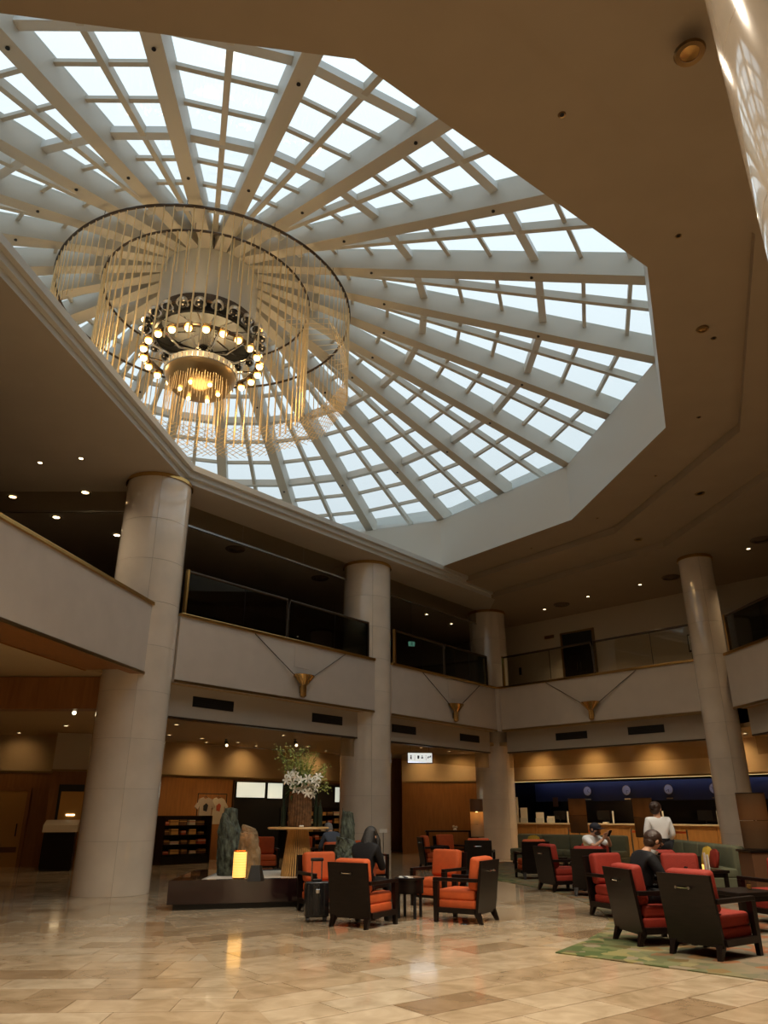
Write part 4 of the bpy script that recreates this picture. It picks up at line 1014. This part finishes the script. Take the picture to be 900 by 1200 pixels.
def stone(x, y, z, sx_, sy, h, m, label, seed, rough=.22):
    bm = bmesh.new(); bmesh.ops.create_icosphere(bm, subdivisions=4, radius=1)
    for v in bm.verts:
        p = v.co.copy()
        tz = (p.z+1)/2; taper = 1.0-.26*tz**1.5
        k = max(abs(p.x), abs(p.y), .001); sq = (1-p.z*p.z+1e-4)**-.41
        o_ = Vector((seed*7.3, seed*3.1, seed))
        f_ = 1+rough*noise.noise(p*1.6+o_)+rough*.6*noise.noise(p*4+o_)+rough*.3*noise.noise(p*9+o_)
        v.co = Vector((p.x*sq*taper*sx_*f_+.10*sx_*math.sin(tz*3+seed), p.y*sq*taper*sy*f_, tz*h*(1+.5*rough*noise.noise(p*2.2+o_)*(tz > .6))-.05*h*tz*p.x*(1-p.z*p.z+1e-4)**-.4))
    for v in bm.verts:
        if v.co.z < .02: v.co.z = -.03
    me = bpy.data.meshes.new('stone'); bm.to_mesh(me); bm.free(); me.materials.append(MATS[m])
    o = link('standing_stone', me, None, (x, y, z)); tag(o, label, 'stone'); return o
stone(-2.92, 15.35, .42, .24, .19, 1.12, 'rock_green', 'tall dark green standing stone at the left end of the planter', 1)
stone(-2.45, 14.85, .42, .22, .18, .82, 'rock_brown', 'brown weathered stone behind the lit paper lantern', 2.3)
stone(-.72, 16.1, .42, .17, .15, 1.12, 'rock_green', 'tall slim green stone beside the column and low stone', 3.7)
stone(-.72, 15.35, .42, .27, .22, .62, 'rock_green', 'low rugged green stone behind the woman chair', 5.2, .34)
def lantern(x, y, z, label, pw):
    t = thing('paper_lantern', label, 'lantern', (x, y, z))
    MB().lathe([(.108, .02), (.112, .02), (.112, .44), (.108, .44)], 28).build('paper_shade', 'lantern', t, smooth=True)
    for z_ in (.02, .44): MB().lathe([(.105, z_-.008), (.117, z_-.008), (.117, z_+.008), (.105, z_+.008)], 28).build('hoop', 'gold', t)
    rb = MB()
    for k in range(9): rb.tube([(.1135*math.cos(a), .1135*math.sin(a), .06+k*.042) for a in [2*PI*i/28 for i in range(28)]], .0022, 3, True)
    rb.build('cane_rings', 'goods_gold', t); MB().lathe([(.08, -.03), (.09, .0), (.09, .02), (.001, .02)], 20).build('base', 'black', t)
    point(t, (0, 0, .25), pw, (1, .5, .14), .09)
lantern(-2.52, 14.35, .44, 'glowing paper lantern before the brown stone', 3.5)
lantern(-.42, 16.6, .44, 'glowing paper lantern at the far end of the planter behind the woman', 3.5)
o = MB().prism([(-.12, -.1), (.12, -.1), (.16, .06), (0, .16), (-.16, .06)], 0, .24).build('spotlight_block', 'black', None, (-2.22, 14.22, .42)); tag(o, 'small black angular block beside the lit paper lantern', 'block')
for v in o.data.vertices:
    if v.co.z > .1: v.co.x *= .6; v.co.y = v.co.y*.6+.03
ft = thing('flower_table', 'round honey wood table on a cone of upright slats', 'table', (-1.62, 15.3, .42))
MB().lathe([(.001, .80), (.55, .80), (.58, .815), (.57, .835), (.001, .84)], 44).build('table_top', 'light_wood', ft, smooth=True)
sl = MB().hexa([(.27, -.011, 0), (.30, -.011, 0), (.30, .011, 0), (.27, .011, 0)], [(.165, -.009, .80), (.19, -.009, .80), (.19, .009, .80), (.165, .009, .80)]).mesh('slat', 'light_wood')
for k in range(40): link('slat', sl, ft, None, 2*PI*k/40)
MB().lathe([(.16, 0), (.26, 0), (.26, .02), (.155, .78), (.15, .78)], 24).build('gap_shade_cone', 'black', ft)  # black core puts shade into the gaps between the slats
fv = thing('flower_vase', 'rough bark vase standing on the slatted round table', 'vase', (-1.60, 15.3, 1.262))
MB().lathe([(.19, 0), (.205, .02), (.21, .3), (.20, .60), (.17, .60), (.16, .4), (.001, .38)], 32).build('vase_body', 'bark', fv, smooth=True)
for k in range(26):
    a = 2*PI*k/26; MB().tube([(.205*math.cos(a), .205*math.sin(a), .01), (.208*math.cos(a+.05), .208*math.sin(a+.05), .3), (.20*math.cos(a), .20*math.sin(a), .60+.03*math.sin(k*2.4))], .018, 5).build('bark_strip', 'bark', fv)
for k, (dx, dy, h_, lb) in enumerate(((-.31, -.05, .52, 'slim dark bottle left of the bark vase'), (.30, .02, .58, 'slim dark bottle right of the bark vase'), (.38, -.02, .48, 'shorter dark bottle right of the bark vase'))):
    o = MB().lathe([(.001, 0), (.045, 0), (.05, .03), (.05, h_*.6), (.022, h_*.75), (.02, h_), (.001, h_)], 16).build('bottle', 'dark_glass', None, (-1.60+dx, 15.3+dy, 1.262), smooth=True); tag(o, lb, 'bottle')
o = MB().rbox(-.04, .04, -.03, .03, 0, .03, .008, 2).build('place_card', 'paper', None, (-1.52, 14.86, 1.262)); tag(o, 'small white card block at the front edge of the slatted table', 'card')
fa = thing('flower_arrangement', 'tall arrangement of white lilies, green leaves and airy sprigs', 'flowers', (-1.60, 15.3, 1.80))
pet = MB(); 
def petal_mesh():
    m = MB()
    for k in range(6):
        a = 2*PI*k/6; M = Matrix.Rotation(a, 4, 'Z')
        prof = [(.0, .0, .004), (.035, .03, .018), (.075, .045, .024), (.11, .035, .016), (.135, .01, .002)]
        v = []; f = []
        for x_, z_, w_ in prof: v += [(x_, -w_, z_+.004), (x_, 0, z_), (x_, w_, z_+.004)]
        for j in range(4):
            for q_ in range(2): f.append((j*3+q_, (j+1)*3+q_, (j+1)*3+q_+1, j*3+q_+1))
        m.add(v, f, M)
    m.tube([(0, 0, 0), (0, 0, .06)], .006, 4)
    return m.mesh('lily', 'petal', True)
pm = petal_mesh()
random.seed(3)
for k, (dx, dz) in enumerate(((-.20, .36), (-.12, .42), (-.24, .28), (-.08, .34), (-.16, .22), (-.02, .28), (.06, .24), (.14, .30), (.22, .27), (.30, .24), (.18, .18), (.26, .14), (.08, .12), (.15, .06), (.02, .10), (.34, .33), (-.1, .14), (.22, .04))):
    o = link('lily', pm, fa, (dx, -.20+random.uniform(-.06, .10), dz)); o.rotation_euler = (R(70+random.uniform(-35, 25)), 0, random.uniform(-.9, .9)); o.scale = (.80,)*3
lf = MB()
for j in range(7):
    t_ = j/6; w_ = .045*math.sin(PI*(t_*.92+.05)); lf.v += [(-w_, .34*t_, .10*math.sin(t_*2.6)), (0, .34*t_, .10*math.sin(t_*2.6)-.012), (w_, .34*t_, .10*math.sin(t_*2.6))]
lf.f = [(j*3+q_, j*3+q_+1, (j+1)*3+q_+1, (j+1)*3+q_) for j in range(6) for q_ in range(2)]
lfm = lf.mesh('leaf', 'leaf', True)
for k in range(46):
    a = random.uniform(0, 2*PI); o = link('leaf', lfm, fa, (random.uniform(-.12, .12), random.uniform(-.12, .12), random.uniform(.0, .30)), a); o.rotation_euler = (random.uniform(-.5, .9), random.uniform(-.4, .4), a); s_ = random.uniform(.7, 1.15); o.scale = (s_,)*3
sp = MB(); st_ = MB()
for k in range(38):
    a = random.uniform(0, 2*PI); rr = random.uniform(.15, .62); h_ = random.uniform(.40, .95)-.35*max(0, math.cos(a))
    b0 = Vector((0, 0, .05)); b1 = Vector((rr*math.cos(a), rr*.7*math.sin(a), h_)); mid = (b0+b1)/2+Vector((0, 0, .12))
    pts = [b0*(1-t_)**2+mid*2*t_*(1-t_)+b1*t_*t_ for t_ in [i/7 for i in range(8)]]
    st_.tube(pts, .0035, 3)
    for i in range(3, 8):
        for z_ in range(7):
            c = pts[i]+Vector((random.gauss(0, .045), random.gauss(0, .045), random.gauss(0, .04))); d = Vector((random.gauss(0, 1), random.gauss(0, 1), random.gauss(0, 1))).normalized(); e = d.orthogonal().normalized(); s_ = random.uniform(.014, .030)
            sp.add([c-d*s_, c+e*s_*.5, c+d*s_, c-e*s_*.5], [(0, 1, 2, 3)])
o = sp.build('sprig_leaves', 'sprig', fa); o['kind'] = 'stuff'; o = st_.build('sprig_stems', 'leaf', fa); o['kind'] = 'stuff'
bud = MB().lathe([(.001, 0), (.022, .05), (.026, .11), (.012, .2), (.001, .22)], 10).mesh('lily_bud', 'sprig', True)
for dx, dz, tilt in ((.10, .42, .1), (.03, .46, -.1), (.36, .30, .7), (.16, .36, .2)):
    o = link('lily_bud', bud, fa, (dx, -.1, dz)); o.rotation_euler = (.15, tilt, 0)
# ------------------------------------------------------------------ shop in the wood wall behind the planter
wa = math.atan2(WS1[1]-WL1[1], WS1[0]-WL1[0])
def wp(x, y): return on_line(WL1, WS1, x, y)
for t_, lb in ((5.3, 'door_3'),):
    d = struct(link(lb, None, None, (*wp(5.3, 0), 0), wa))
    for x0_, x1_, z0_, z1_ in ((0, .06, 0, 2.62), (5.34, 5.4, 0, 2.62), (0, 5.4, 2.56, 2.62)): MB().box(x0_, x1_, -.06, 0, z0_, z1_).build('door_frame', 'bronze', d)
sb = MB().box(.06, 5.34, -.012, -.004, 0, 2.56).build('shop_dark_sheet', 'black', d)  # flat black sheet: darkness of the open shop interior put into colour
lb_ = [('left lit panel', .12, 1.42, 2.02, 2.60), ('right lit panel', 1.52, 2.25, 2.0, 2.60), ('small lit panel', 2.62, 3.0, 1.95, 2.30), ('end lit panel', 4.9, 5.3, 1.9, 2.5)]
for k, (n_, a, b, z0_, z1_) in enumerate(lb_):
    t = thing('glow_panel', ('wide glowing panel standing in for the bright wall inside the shop', 'narrower glowing panel standing in for the shop wall beside the wide one', 'small glowing panel standing in for the shop wall behind the flowers', 'slim glowing panel standing in for the shop wall at the far end')[k], 'glowing panel', (*wp(5.3, 0), 0), wa)
    MB().box(a, b, -.05, -.012, z0_, z1_).build('housing', 'dark_metal', t); MB().box(a+.02, b-.02, -.056, -.049, z0_+.02, z1_-.02).build('lit_face', 'shop_wall_glow', t)  # glow put into panels that stand for the shop's bright inner wall
GM = ['goods_red', 'goods_gold', 'goods_brown', 'goods_cream', 'goods_brown', 'goods_gold']
GN = ['red', 'golden', 'brown', 'cream', 'brown', 'golden']; TN = ['lowest', 'second lowest', 'middle', 'second highest', 'topmost']
def goods(x, y, z, rz, k, lab, grp, tier):
    lab = '%s gift box, %s band, on the %s tier of the %s' % (GN[k % 6], GN[(k+3) % 6], TN[tier], lab)
    w_, h_ = random.uniform(.08, .15), random.uniform(.08, .17)
    t = thing('gift_box', lab, 'package', (x, y, z), rz, grp)
    MB().box(-w_, w_, -.07, .07, 0, h_).build('carton', GM[k % 6], t); MB().box(-w_-.002, w_+.002, -.072, .072, h_*.6, h_*.75).build('band', GM[(k+3) % 6], t)
def shelf(x, y, L, n, label, step=.34, depth=.30, lean=.12, glab='', ggrp='', z0_=.30, fill=True):
    t = thing('display_shelf', label, 'shelf', (*wp(x, y), 0), wa)
    for sg in (0, L): MB().box(sg-.02, sg+.02, -.28-lean*n*.5, .1, 0, z0_+step*n).build('side_panel', 'dark_wood', t)
    MB().box(0, L, .08, .10, 0, z0_+step*n).build('back_panel', 'dark_wood', t); MB().box(0, L, -.25-lean*n*.5, .08, 0, z0_-.04).build('base', 'dark_wood', t)
    for k in range(n):
        f_ = -.28-lean*(n-1-k)*.5
        MB().box(0, L, f_, .08, z0_+step*k-.025, z0_+step*k).build('shelf_board', 'dark_wood', t)
        if fill:
            m_ = int(L/.33)
            for j in range(m_):
                q = wp(x+.17+j*.33, y+f_+.12); goods(q[0], q[1], z0_+step*k, wa+random.uniform(-.2, .2), j+k*2, glab, ggrp, k if n == 5 else (0, 1, 3, 4)[k])
shelf(1.75, -1.15, 1.7, 4, 'stepped dark display shelf of packaged sweets beside the shop', .28, glab='stepped sweets display', ggrp='gift boxes on the stepped display')
shelf(6.9, -.9, 3.0, 5, 'long dark display shelf of gifts below the lit shop panels', .28, lean=.02, glab='long shop shelf', ggrp='gift boxes on the long shop shelf')
# T-shirt rail
rk = thing('garment_rack', 'dark garment rack holding two printed T-shirts beside the shop', 'rack', (*wp(3.42, -.75), 0), wa)
for sg in (0, 1.15):
    MB().tube([(sg, 0, .02), (sg, 0, 2.12)], .015, 8).build('upright', 'dark_metal', rk); MB().box(sg-.02, sg+.02, -.2, .2, 0, .03).build('foot', 'dark_metal', rk)
MB().tube([(0, 0, 2.12), (1.15, 0, 2.12)], .015, 8).build('rail', 'dark_metal', rk)
def tshirt(x, dy, label, m, pr):
    t = thing('tshirt', label, 'T-shirt', (*wp(x, -.75+dy), 2.0), wa)
    out = [(-.09, 0), (-.22, -.05), (-.40, -.30), (-.30, -.38), (-.23, -.27), (-.23, -.85), (.23, -.85), (.23, -.27), (.30, -.38), (.40, -.30), (.22, -.05), (.09, 0), (.05, -.04), (-.05, -.04)]
    MB().prism(out, -.035, .035, Matrix.Rotation(PI/2, 4, 'X')).build('shirt_body', m, t)
    MB().prism([(-.08, -.42), (.06, -.45), (.10, -.25), (.02, -.18), (-.09, -.26)], .036, .040, Matrix.Rotation(PI/2, 4, 'X')).build('chest_print', pr, t)
    MB().tube([(-.2, 0, -.05), (0, 0, .03), (.2, 0, -.05)], .008, 5).build('hanger', 'dark_metal', t); MB().tube([(0, 0, .03), (0, 0, .1), (.02, 0, .125)], .005, 5).build('hook', 'steel', t)
tshirt(3.72, 0, 'beige T-shirt with a dark chest print hanging on the rack', 'tshirt_beige', 'black'); tshirt(4.25, .02, 'cream T-shirt hanging behind the beige one', 'goods_cream', 'goods_red')
# low shop fittings behind the flower table
shelf(9.4, -1.9, 1.1, 5, 'narrow dark wire display stand at the far end of the shop', .34, lean=0, glab='narrow display stand', ggrp='items on the narrow stand')

# ------------------------------------------------------------------ left wall: door, niche, concierge desk
la = math.atan2(WL1[1]-WL0[1], WL1[0]-WL0[0])
def lp(x, y): return on_line(WL0, WL1, x, y)
LW = math.dist(WL0, WL1)
d = struct(link('door_2', None, None, (*lp(LW-2.35, 0), 0), la))
MB().box(-.48, .48, -.05, 0, 0, 2.15).build('door_leaf', 'goods_gold', d)
for x_ in (-.53, .53): MB().box(x_-.05, x_+.05, -.07, 0, 0, 2.22).build('door_frame', 'wall_wood', d)
MB().box(-.58, .58, -.07, 0, 2.15, 2.24).build('door_frame', 'wall_wood', d)
MB().tube([(.33, -.10, .85), (.33, -.10, 1.2)], .018, 8).build('door_handle', 'dark_metal', d); MB().box(-.42, .42, -.058, -.05, .4, .55).build('kick_plate', 'goods_brown', d)
nb = MB().box(-1.1, .35, -1.3, 0, 0, ZG).build('wall_niche_block', 'wall_wood', None, (*lp(LW, 0), 0), la); struct(nb)
nu = MB().box(-1.12, .37, -1.32, 0, ZT, ZG-.01).build('wall_niche_upper', 'wall_cream_pale', None, (*lp(LW, 0), 0), la); struct(nu)
struct(MB().box(-1.13, .38, -1.34, -1.30, ZT-.03, ZT+.03).build('trim_9', 'brass_dark', None, (*lp(LW, 0), 0), la))
pf = thing('wall_mirror', 'framed pale panel hung in the dark niche behind the concierge desk', 'panel', (*lp(LW-.42, -1.32), 1.25), la)
MB().box(-.42, .42, -.05, .0, 0, 1.05).build('frame', 'black', pf); MB().box(-.34, .34, -.058, -.049, .05, .85).build('panel', 'goods_gold', pf)
MB().box(-.12, .12, -.075, -.058, .18, .22).build('picture_light', 'downlight_glow', pf)
cd_ = thing('concierge_desk', 'tall dark concierge desk with pale top board by the left wall', 'desk', (*lp(LW-.55, -2.0), 0), la)
MB().box(-.42, .42, -.28, .28, .05, 1.0).build('body', 'dark_wood', cd_); MB().box(-.40, .40, -.26, .26, 0, .05).build('plinth', 'black', cd_)
MB().hexa([(-.46, -.34, 1.0), (.46, -.34, 1.0), (.46, .30, 1.0), (-.46, .30, 1.0)], [(-.46, -.30, 1.18), (.46, -.30, 1.18), (.46, .30, 1.32), (-.46, .30, 1.32)]).build('sloping_top', 'goods_cream', cd_)

# floor outlets in the marble
for k, (u, v) in enumerate(((545, 1083), (300, 1060))):
    x, y = px(u, v, 0); t = thing('floor_outlet', ('round metal floor outlet near the empty orange armchair', 'round metal floor outlet near the plinth')[k], 'floor outlet', (x, y, .0))
    MB().lathe([(.04, .0), (.07, .006), (.075, .001), (.08, 0)], 20).build('ring', 'steel', t, smooth=True); MB().lathe([(.04, .003), (.001, .003)], 20).build('cover', 'brass_dark', t)

for x_, y_ in ((2.6, -2.0), (4.3, -1.6), (7.2, -1.9), (9.2, -2.3)):  # spots added to brighten the shelves and goods before the shop
    q = wp(x_, y_); w_ = wp(x_, -.4); t = downlight(q[0], q[1], ZG, 'added warm fill spotlight in the low ceiling before the shop', 'added fill spotlights before the shop', s=.8)
    spot(t, (0, 0, -.04), 90, 70, .9, (1, .72, .40), .05, (w_[0]-q[0], w_[1]-q[1], -3.0))
# ------------------------------------------------------------------ people
def skin(name, verts, edges, m, parent, sub=2, root=0):
    me = bpy.data.meshes.new(name); me.from_pydata([v[:3] for v in verts], edges, [])
    o = bpy.data.objects.new(name, me); col.objects.link(o)
    o.modifiers.new('skin', 'SKIN'); s = o.modifiers.new('sub', 'SUBSURF'); s.levels = sub; s.render_levels = sub
    for i, v in enumerate(verts):
        d = me.skin_vertices[0].data[i]; r = v[3]; d.radius = r if isinstance(r, tuple) else (r, r); d.use_root = (i == root)
    dg = bpy.context.evaluated_depsgraph_get(); dg.update()
    nm = bpy.data.meshes.new_from_object(o.evaluated_get(dg)); nm.name = name
    bpy.data.objects.remove(o)
    nm.materials.clear(); nm.materials.append(MATS[m]); nm.polygons.foreach_set('use_smooth', [True]*len(nm.polygons))
    return link(name, nm, parent)
def hand(t, wrist, direc, up, curl=.6):
    d = Vector(direc).normalized(); u = Vector(up); u = (u-d*u.dot(d)).normalized(); s_ = d.cross(u)
    M = Matrix((s_, d, u)).transposed().to_4x4(); M.translation = Vector(wrist)
    m = MB(); m.rbox(-.04, .04, -.01, .085, -.014, .014, .012, 2)
    for i, (x_, ln) in enumerate(((-.03, .066), (-.01, .078), (.010, .072), (.030, .056))):
        a = curl; m.tube([(x_, .07, 0), (x_, .085+ln*.35, -.004), (x_, .085+ln*(.35+.35*math.cos(a)), -ln*.35*math.sin(a)), (x_, .085+ln*(.35+.35*math.cos(a)+.3*math.cos(2*a)), -ln*(.35*math.sin(a)+.3*math.sin(2*a)))], [.0095, .009, .0082, .0068], 6)
    m.tube([(-.032, .015, 0), (-.058, .04, -.012), (-.056, .078, -.022)], [.012, .0105, .008], 6)
    mm = m.mesh('hand', 'skin', True); mm.transform(M); return link('hand', mm, t)
def person(label, loc, rz, J, shirt, sleeve, legs_m, hair, group='people in the lobby', head_yaw=0, head_pitch=0, hair_style='short', extras=None, z=0):
    """J holds joint positions; the figure faces local +y"""
    t = thing('person', label, 'person', (*loc, z), R(rz-90), group)
    n = ['pelvis', 'waist', 'chest', 'neck', 'chin', 'head', 'crown', 'shL', 'elL', 'wrL', 'shR', 'elR', 'wrR', 'hipL', 'knL', 'anL', 'toL', 'hipR', 'knR', 'anR', 'toR']
    rad = dict(pelvis=(.155, .115), waist=(.135, .10), chest=(.155, .11), neck=.058, chin=.062, head=(.078, .094), crown=(.066, .08), shL=.062, elL=.042, wrL=.028, shR=.062, elR=.042, wrR=.028, hipL=.088, knL=.062, anL=.042, toL=.036, hipR=.088, knR=.062, anR=.042, toR=.036)
    E_ = [('pelvis', 'waist'), ('waist', 'chest'), ('chest', 'neck'), ('neck', 'chin'), ('chin', 'head'), ('head', 'crown'), ('chest', 'shL'), ('shL', 'elL'), ('elL', 'wrL'), ('chest', 'shR'), ('shR', 'elR'), ('elR', 'wrR'),
          ('pelvis', 'hipL'), ('hipL', 'knL'), ('knL', 'anL'), ('anL', 'toL'), ('pelvis', 'hipR'), ('hipR', 'knR'), ('knR', 'anR'), ('anR', 'toR')]
    def part(name, names, grow, m):
        idx = {k: i for i, k in enumerate(names)}
        vs = []
        for k in names:
            r = rad[k]; r = tuple(q+grow for q in r) if isinstance(r, tuple) else r+grow
            vs.append((*J[k], r))
        return skin(name, vs, [(idx[a], idx[b]) for a, b in E_ if a in idx and b in idx], m, t)
    keep = dict(rad)
    for k in ('pelvis', 'waist', 'chest'): rad[k] = tuple(q*.6 for q in rad[k])
    for k in ('shL', 'shR', 'hipL', 'hipR', 'knL', 'knR'): rad[k] = rad[k]-.022
    part('body', n, 0, 'skin'); rad.update(keep)
    up_ = ['pelvis', 'waist', 'chest', 'neck', 'shL', 'elL', 'shR', 'elR']+(['wrL', 'wrR'] if sleeve == 'long' else [])
    sv = dict(J); J['neck'] = tuple(Vector(J['chest']).lerp(Vector(J['neck']), .97)); J['pelvis'] = tuple(Vector(J['pelvis'])-Vector((0, 0, .03)))
    if sleeve == 'long':
        for s_ in 'LR': J['wr'+s_] = tuple(Vector(J['el'+s_]).lerp(Vector(J['wr'+s_]), .88))
    else:
        for s_ in 'LR': J['el'+s_] = tuple(Vector(J['sh'+s_]).lerp(Vector(J['el'+s_]), .80))
    part('top', up_, .016, shirt)
    J.update(sv)
    part('trousers', ['pelvis', 'hipL', 'knL', 'anL', 'hipR', 'knR', 'anR'], .013, legs_m)
    for s_ in 'LR':
        a, b = Vector(J['an'+s_]), Vector(J['to'+s_]); m = MB(); d = (b-a); d.z = 0; d.normalize(); ang = math.atan2(d.y, d.x)
        m.rbox(-.07, .20, -.045, .045, 0, .085, .03, 3, Matrix.Translation((a.x, a.y, max(0, b.z-.05))) @ Matrix.Rotation(ang, 4, 'Z')); m.build('shoe', 'shoe', t, smooth=True)
        w, e = Vector(J['wr'+s_]), Vector(J['el'+s_]); hand(t, w, J.get('hd'+s_, tuple(w-e)), J.get('hu'+s_, (0, 0, 1)), J.get('curl', .7))
    H_ = (Vector(J['head'])+Vector(J['crown']))/2-Vector((0, 0, .012))
    M = Matrix.Translation(H_) @ Matrix.Rotation(head_yaw, 4, 'Z') @ Matrix.Rotation(head_pitch, 4, 'X')
    def put(name, mb, m, smooth=True):
        me = mb.mesh(name, m, smooth); me.transform(M); return link(name, me, t)
    m = MB(); m.tube([(0, .095, .015), (0, .115, -.022), (0, .100, -.034)], [.010, .016, .010], 8); put('nose', m, 'skin')
    for sg in (-1, 1):
        put('ear', MB().ball((sg*.088, -.005, -.01), .014, .022, .034, 8, 6), 'skin'); put('eye', MB().ball((sg*.034, .085, .010), .013, .009, .008, 8, 6), 'black')
        put('eyebrow', MB().tube([(sg*.018, .096, .032), (sg*.052, .085, .030)], .005, 5), hair)
    put('mouth', MB().ball((0, .092, -.062), .024, .008, .006, 8, 6), 'goods_red')
    hb = MB()
    if hair_style != 'cap':
        hb.ball((0, -.020, .030), .102, .108, .108, 18, 12); hb.ball((0, -.05, -.03), .088, .072, .085, 14, 9)
    if hair_style == 'long':
        lh = MB(); c_ = H_
        lh.tube([c_+Vector(p) for p in ((0, -.03, .06), (0, -.07, -.06), (0, -.10, -.22), (.02, -.13, -.40), (.03, -.14, -.52))], [.085, .112, .125, .115, .05], 16)
        for sg in (-1, 1): lh.tube([c_+Vector(p) for p in ((sg*.06, .02, .04), (sg*.095, .03, -.06), (sg*.12, .0, -.20), (sg*.12, -.03, -.36))], [.04, .05, .055, .02], 9)
        lh.build('hair_length', hair, t, smooth=True)
    if hair_style == 'bun': hb.ball((0, -.125, .03), .05, .045, .05, 10, 8)
    if hair_style != 'cap': put('hair', hb, hair)
    else:
        put('hair', MB().ball((0, -.035, -.015), .092, .085, .075, 14, 9), hair)
        c = MB(); c.ball((0, -.005, .045), .103, .112, .092, 18, 12); c.rbox(-.075, .075, .06, .185, .028, .040, .005, 2, Matrix.Rotation(R(-8), 4, 'X')); put('cap', c, 'navy')
        put('beard', MB().ball((0, .045, -.085), .066, .055, .046, 12, 8), hair)
    if extras: extras(t, J, M, put)
    return t
def seated(lean=0.0, head=(0, .02, 0), drop=0):
    z = drop
    return dict(pelvis=(0, -.10, .56), waist=(0, -.12+lean*.3, .74), chest=(0, -.12+lean*.7, .95), neck=(0, -.09+lean, 1.08), chin=(head[0]*.5, -.06+lean+head[1], 1.14+head[2]*.5), head=(head[0], -.03+lean+head[1], 1.205+head[2]), crown=(head[0], -.03+lean+head[1], 1.27+head[2]),
                shL=(-.175, -.11+lean*.85, 1.01), shR=(.175, -.11+lean*.85, 1.01), elL=(-.24, .02+lean*.5, .76), elR=(.24, .02+lean*.5, .76), wrL=(-.15, .24, .74), wrR=(.15, .24, .74),
                hipL=(-.10, -.04, .55), hipR=(.10, -.04, .55), knL=(-.13, .38, .53), knR=(.13, .38, .53), anL=(-.13, .42, .12), anR=(.13, .42, .12), toL=(-.13, .56, .06), toR=(.13, .56, .06))
def phone(dark=True):
    def f(t, J, M, put):
        w = (Vector(J['wrL'])+Vector(J['wrR']))/2
        o = MB().rbox(-.038, .038, -.005, .005, 0, .15, .004, 2, Matrix.Rotation(R(-35), 4, 'X')).build('smartphone', 'black_gloss', None, None); o.parent = None
        a = t.rotation_euler.z; p = Matrix.Rotation(a, 4, 'Z') @ Vector((w.x, w.y+.10, w.z-.01)); o.location = (t.location.x+p.x, t.location.y+p.y, t.location.z+p.z); o.rotation_euler = (0, 0, a)
        tag(o, 'dark smartphone held in the hands of '+('the man in the cap' if dark else 'the man in the black suit' if dark is False else 'the long-haired woman'), 'phone')
    return f
# long-haired woman in the orange chair, looking down
J = seated(.10, (0, .05, -.05)); J['elL'] = (-.22, .10, .74); J['elR'] = (.22, .10, .74); J['wrL'] = (-.06, .27, .80); J['wrR'] = (.06, .27, .80)
person('seated woman in black with long black hair, looking down beside the round table', (-.26, 12.27), 60, J, 'suit', 'long', 'suit', 'hair_black', hair_style='long', head_pitch=-.5, extras=phone(None))
# man in the black suit
J = seated(.10, (0, .06, -.01)); J['wrL'] = (-.10, .34, .72); J['wrR'] = (.12, .36, .74)
def glasses(t, J, M, put):
    g = MB()
    for sg in (-1, 1):
        g.tube([(sg*.036+.024*math.cos(a), .104, .012+.018*math.sin(a)) for a in [2*PI*i/12 for i in range(12)]], .003, 4, True); g.tube([(sg*.058, .10, .016), (sg*.09, .0, .01)], .003, 4)
    g.tube([(-.012, .106, .014), (.012, .106, .014)], .003, 4); put('glasses', g, 'black')
    put('shirt_collar', MB().lathe([(.062, -.17), (.068, -.15), (.072, -.125), (.066, -.125)], 16), 'white_cloth'); phone(False)(t, J, M, put)
person('seated man in a black suit and glasses looking at his phone', (3.40, 10.64), 8, J, 'suit', 'long', 'suit', 'hair_brown', head_pitch=-.30, extras=glasses, z=CZ).scale = (1.14, 1.08, .95)
# man in a dark cap and white T-shirt with a raised phone
J = seated(.0, (0, .03, -.02)); J['elL'] = (-.22, .14, .86); J['elR'] = (.22, .14, .86); J['wrL'] = (-.07, .22, 1.06); J['wrR'] = (.08, .27, 1.02); J['hdL'] = (0, .3, 1); J['hdR'] = (0, .3, 1); J['huL'] = (0, -1, .2); J['huR'] = (0, -1, .2)
person('bearded man in a dark cap and white T-shirt holding up a phone', (4.56, 17.44), -58, J, 'white_cloth', 'short', 'navy', 'hair_brown', hair_style='cap', extras=phone(True), z=CZ).scale = (1.12, 1.12, .97)
# waiter seen from behind
J = dict(pelvis=(0, 0, .93), waist=(0, .0, 1.10), chest=(0, -.01, 1.29), neck=(0, -.005, 1.42), chin=(0, .015, 1.48), head=(0, .025, 1.55), crown=(0, .02, 1.615), shL=(-.175, -.01, 1.355), shR=(.175, -.01, 1.355), elL=(-.235, -.01, 1.09), elR=(.235, -.02, 1.09), wrL=(-.16, .17, .98), wrR=(.17, .17, .96),
         hipL=(-.095, 0, .90), hipR=(.095, 0, .90), knL=(-.10, .02, .50), knR=(.10, .0, .50), anL=(-.105, -.01, .09), anR=(.105, -.03, .09), toL=(-.11, .12, .05), toR=(.11, .1, .05))
def belt(t, J, M, put):
    MB().lathe([(.17, .97), (.172, 1.0), (.165, 1.03), (.160, 1.03)], 24, Matrix.Diagonal((1, .80, 1, 1))).build('waistband', 'suit', t, smooth=True)
person('standing waiter in white shirt and black trousers with tied-up brown hair', (5.42, 15.95), 95, J, 'white_cloth', 'long', 'suit', 'hair_brown', hair_style='bun', head_yaw=-.8, head_pitch=-.1, extras=belt, z=CZ).scale = (1.14, 1.1, 1)
# grey-haired person bending forward beyond the planter
J = seated(.14, (0, .08, -.07)); J['wrL'] = (-.12, .34, .66); J['wrR'] = (.12, .34, .66)
person('grey-haired person in a slate blue shirt seated beyond the planter stones', (-1.22, 18.92), 120, J, 'blue_grey', 'long', 'navy', 'hair_grey', head_pitch=-.5)
